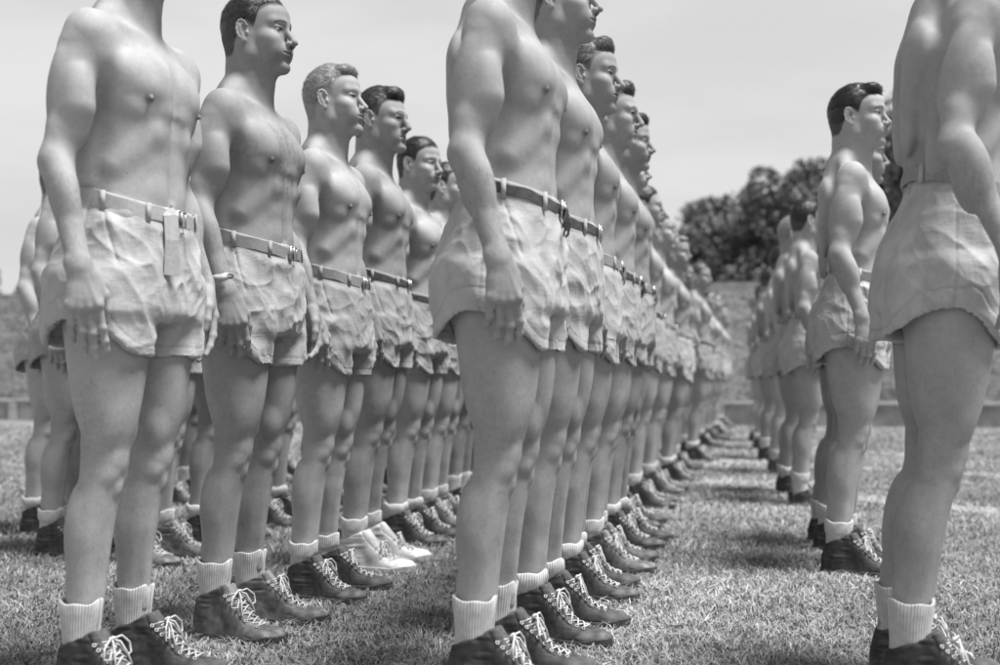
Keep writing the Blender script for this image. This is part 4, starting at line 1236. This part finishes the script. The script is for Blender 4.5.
bark = plain_mat('bark', .07, .95, .1, 6, .3, 20, .8, .05, usetone=False)
m, nt, b = newmat('leaves'); nt.links.new(mul(nt, tonesrc(nt), .15), b.inputs['Base Color']); b.inputs['Roughness'].default_value = .6
b.inputs['Specular IOR Level'].default_value = .3
M['leaf'] = m
def make_tree(seed, h, rad, leaf=.20, n=7000, trunk=True):
    rs = np.random.RandomState(seed); lobes = []
    nl = 11
    for i in range(nl):
        t = i/(nl - 1); zz = h*(.30 + .62*t); rr = rad*math.sin(math.pi*(.22 + .70*t))**.8
        a = rs.uniform(0, 6.28); off = rr*rs.uniform(.25, .75)
        lobes.append((V(off*math.cos(a), off*math.sin(a), zz), rr*rs.uniform(.45, .70)))
    lobes.append((V(0, 0, h*.6), rad*.6))
    C = []
    for c, r in lobes:
        k = int(n*r*r/sum(q[1]**2 for q in lobes)); d = rs.randn(k, 3); d /= np.linalg.norm(d, axis=1)[:, None]
        rr = r*(.55 + .5*rs.rand(k)**.6); C.append(c + d*rr[:, None]*np.array([1, 1, .85]))
    C = np.concatenate(C); k = vnoise(C*1.0, seed) > .46; C = C[k]; N = len(C)
    u = rs.randn(N, 3); u /= np.linalg.norm(u, axis=1)[:, None]; w = np.cross(u, rs.randn(N, 3)); w /= np.linalg.norm(w, axis=1)[:, None]
    sz = leaf*rs.uniform(.5, 1.3, N)[:, None]
    Q = np.stack([C - u*sz, C + w*sz*.6, C + u*sz, C - w*sz*.6], 1).reshape(-1, 3)
    tone = np.repeat(rs.uniform(.6, 1.5, N), 4)
    root = MB(); bend = [V(0, 0, 0), V(.1, .05, h*.2), V(-.05, .1, h*.45), V(.05, 0, h*.8)]
    root.tube(bend, [h*.028, h*.022, h*.016, h*.004], 8)
    for c, r in lobes[:8]:
        st = V(0, 0, max(h*.2, c[2]*.62)); root.tube([st, (st + c)/2 + V(0, 0, -.1), c], [h*.010, h*.007, h*.003], 5)
    tr = bpy.data.objects.new('tree', None); COL.objects.link(tr)
    root.obj('trunk', bark, tr)
    mesh_obj('crown', Q, np.arange(N*4).reshape(-1, 4), M['leaf'], tr, False, {'tone': tone})
    return tr
tp = [make_tree(i + 1, 10, 3.4 + .35*(i % 3), .17, 4000 if QUICK else 15000) for i in range(5)]
G = 'trees beyond the bank'
spots = [(690, 236, 74), (704, 212, 80), (722, 200, 76), (741, 184, 82), (760, 168, 74), (783, 183, 80), (803, 172, 76), (826, 160, 74), (848, 152, 80), (872, 142, 74), (893, 128, 80), (918, 108, 76), (944, 92, 72), (972, 60, 58), (1005, 40, 60),
         (668, 262, 82), (640, 268, 78), (604, 262, 82), (560, 268, 80), (515, 260, 84), (465, 268, 80), (415, 262, 84), (360, 270, 80), (300, 262, 84), (235, 268, 80), (170, 262, 80), (105, 268, 82), (40, 260, 80), (-20, 262, 80)]
tl = {690: 'smallest tree at the left end of the dark tree line', 760: 'tree forming the tallest rounded hump of the left part of the tree line', 972: 'tall dark tree at the right edge behind the blurred man'}
ti = 0
for i, (px, yt, d) in enumerate(spots):
    s = FPX/d; x, y = ground_at(px, s); h = (HZ - yt)/s + CH - ZT
    o = tp[i] if i < 5 else copy_tree(tp[i % 5])
    k = h/10*1.02; o.location = (x, y, ZT); o.scale = (k*1.05, k*1.05, k); o.rotation_euler = (0, 0, i*1.3)
    n_ = i + 1
    if px in tl: lab = tl[px]
    elif i < 15: lab = '%s leafy tree from the left in the dark line above the grassy bank' % ORD[i]
    else: lab = '%s low distant tree behind the ranks, counted leftward from the tree line' % ORD[i - 15]
    meta(o, lab, 'tree', G)
# undergrowth below the crowns
def brush():
    rs = np.random.RandomState(8); N = 12000 if QUICK else 60000
    X = rs.uniform(-60, 45, N); Y = 66 + rs.rand(N)*5; top = 1.6 + 1.6*vnoise(np.stack([X*.35, Y*.2, X*0], -1), 6) + .7*vnoise(np.stack([X*1.5, Y*.2, X*0], -1), 7)
    Z = ZT + rs.rand(N)*top; C = np.stack([X, Y, Z], -1)
    u = rs.randn(N, 3); u /= np.linalg.norm(u, axis=1)[:, None]; w = np.cross(u, rs.randn(N, 3)); w /= np.linalg.norm(w, axis=1)[:, None]
    sz = .22*rs.uniform(.5, 1.3, N)[:, None]
    Q = np.stack([C - u*sz, C + w*sz*.6, C + u*sz, C - w*sz*.6], 1).reshape(-1, 3)
    o = mesh_obj('undergrowth', Q, np.arange(N*4).reshape(-1, 4), M['leaf'], None, False, {'tone': np.repeat(rs.uniform(.5, 1.2, N), 4)}); meta(o, kind='stuff')
brush()

# ------------------------------------------------------------------ light
SUN = Vector((.36, -.10, .95)).normalized()
el = math.asin(SUN.z); az = math.atan2(SUN.x, SUN.y)
w = bpy.data.worlds.new('World'); scene.world = w; w.use_nodes = True; nt = w.node_tree
bg = nt.nodes['Background']; sky = nt.nodes.new('ShaderNodeTexSky'); sky.sky_type = 'NISHITA'; sky.sun_disc = False
sky.sun_elevation = el; sky.sun_rotation = az; sky.dust_density = 4; sky.air_density = 1.5
bw = nt.nodes.new('ShaderNodeRGBToBW'); nt.links.new(sky.outputs[0], bw.inputs[0])
tc = nt.nodes.new('ShaderNodeTexCoord'); mp = nt.nodes.new('ShaderNodeMapping'); mp.inputs['Scale'].default_value = (1.2, 1.2, 4.5)
nt.links.new(tc.outputs['Generated'], mp.inputs['Vector'])
ns = nt.nodes.new('ShaderNodeTexNoise'); ns.inputs['Scale'].default_value = 2.2; ns.inputs['Detail'].default_value = 6; ns.inputs['Roughness'].default_value = .55
nt.links.new(mp.outputs[0], ns.inputs['Vector'])
cl = ramp(nt, ns.outputs['Fac'], [(.32, SKY_LO), (.68, SKY_HI)]) if False else ramp(nt, ns.outputs['Fac'], [(.32, 7.4), (.68, 8.6)])
mx = nt.nodes.new('ShaderNodeMath'); mx.operation = 'MULTIPLY_ADD'; nt.links.new(bw.outputs[0], mx.inputs[0]); mx.inputs[1].default_value = .12; nt.links.new(cl, mx.inputs[2])
sx = nt.nodes.new('ShaderNodeSeparateXYZ'); nt.links.new(tc.outputs['Generated'], sx.inputs[0])
hz = ramp(nt, sx.outputs['Z'], [(.36, 1.0), (.85, .22)])     # hazy sky, brighter low down than overhead
nt.links.new(mul(nt, mx.outputs[0], hz), bg.inputs['Color']); bg.inputs['Strength'].default_value = .059
sl = bpy.data.lights.new('sun', 'SUN'); sl.energy = 5.0; sl.angle = math.radians(21); so = bpy.data.objects.new('sun', sl); COL.objects.link(so)
so.rotation_euler = SUN.to_track_quat('Z', 'Y').to_euler(); so.location = (0, 0, 30)

scene.view_settings.view_transform = 'Standard'; scene.view_settings.look = 'None'; scene.view_settings.exposure = .58; scene.view_settings.gamma = 1
scene.render.engine = 'CYCLES'; scene.cycles.use_denoising = True; scene.cycles.max_bounces = 5; scene.cycles.diffuse_bounces = 3
print('script done', round(time.time() - T0, 1), len(scene.objects))
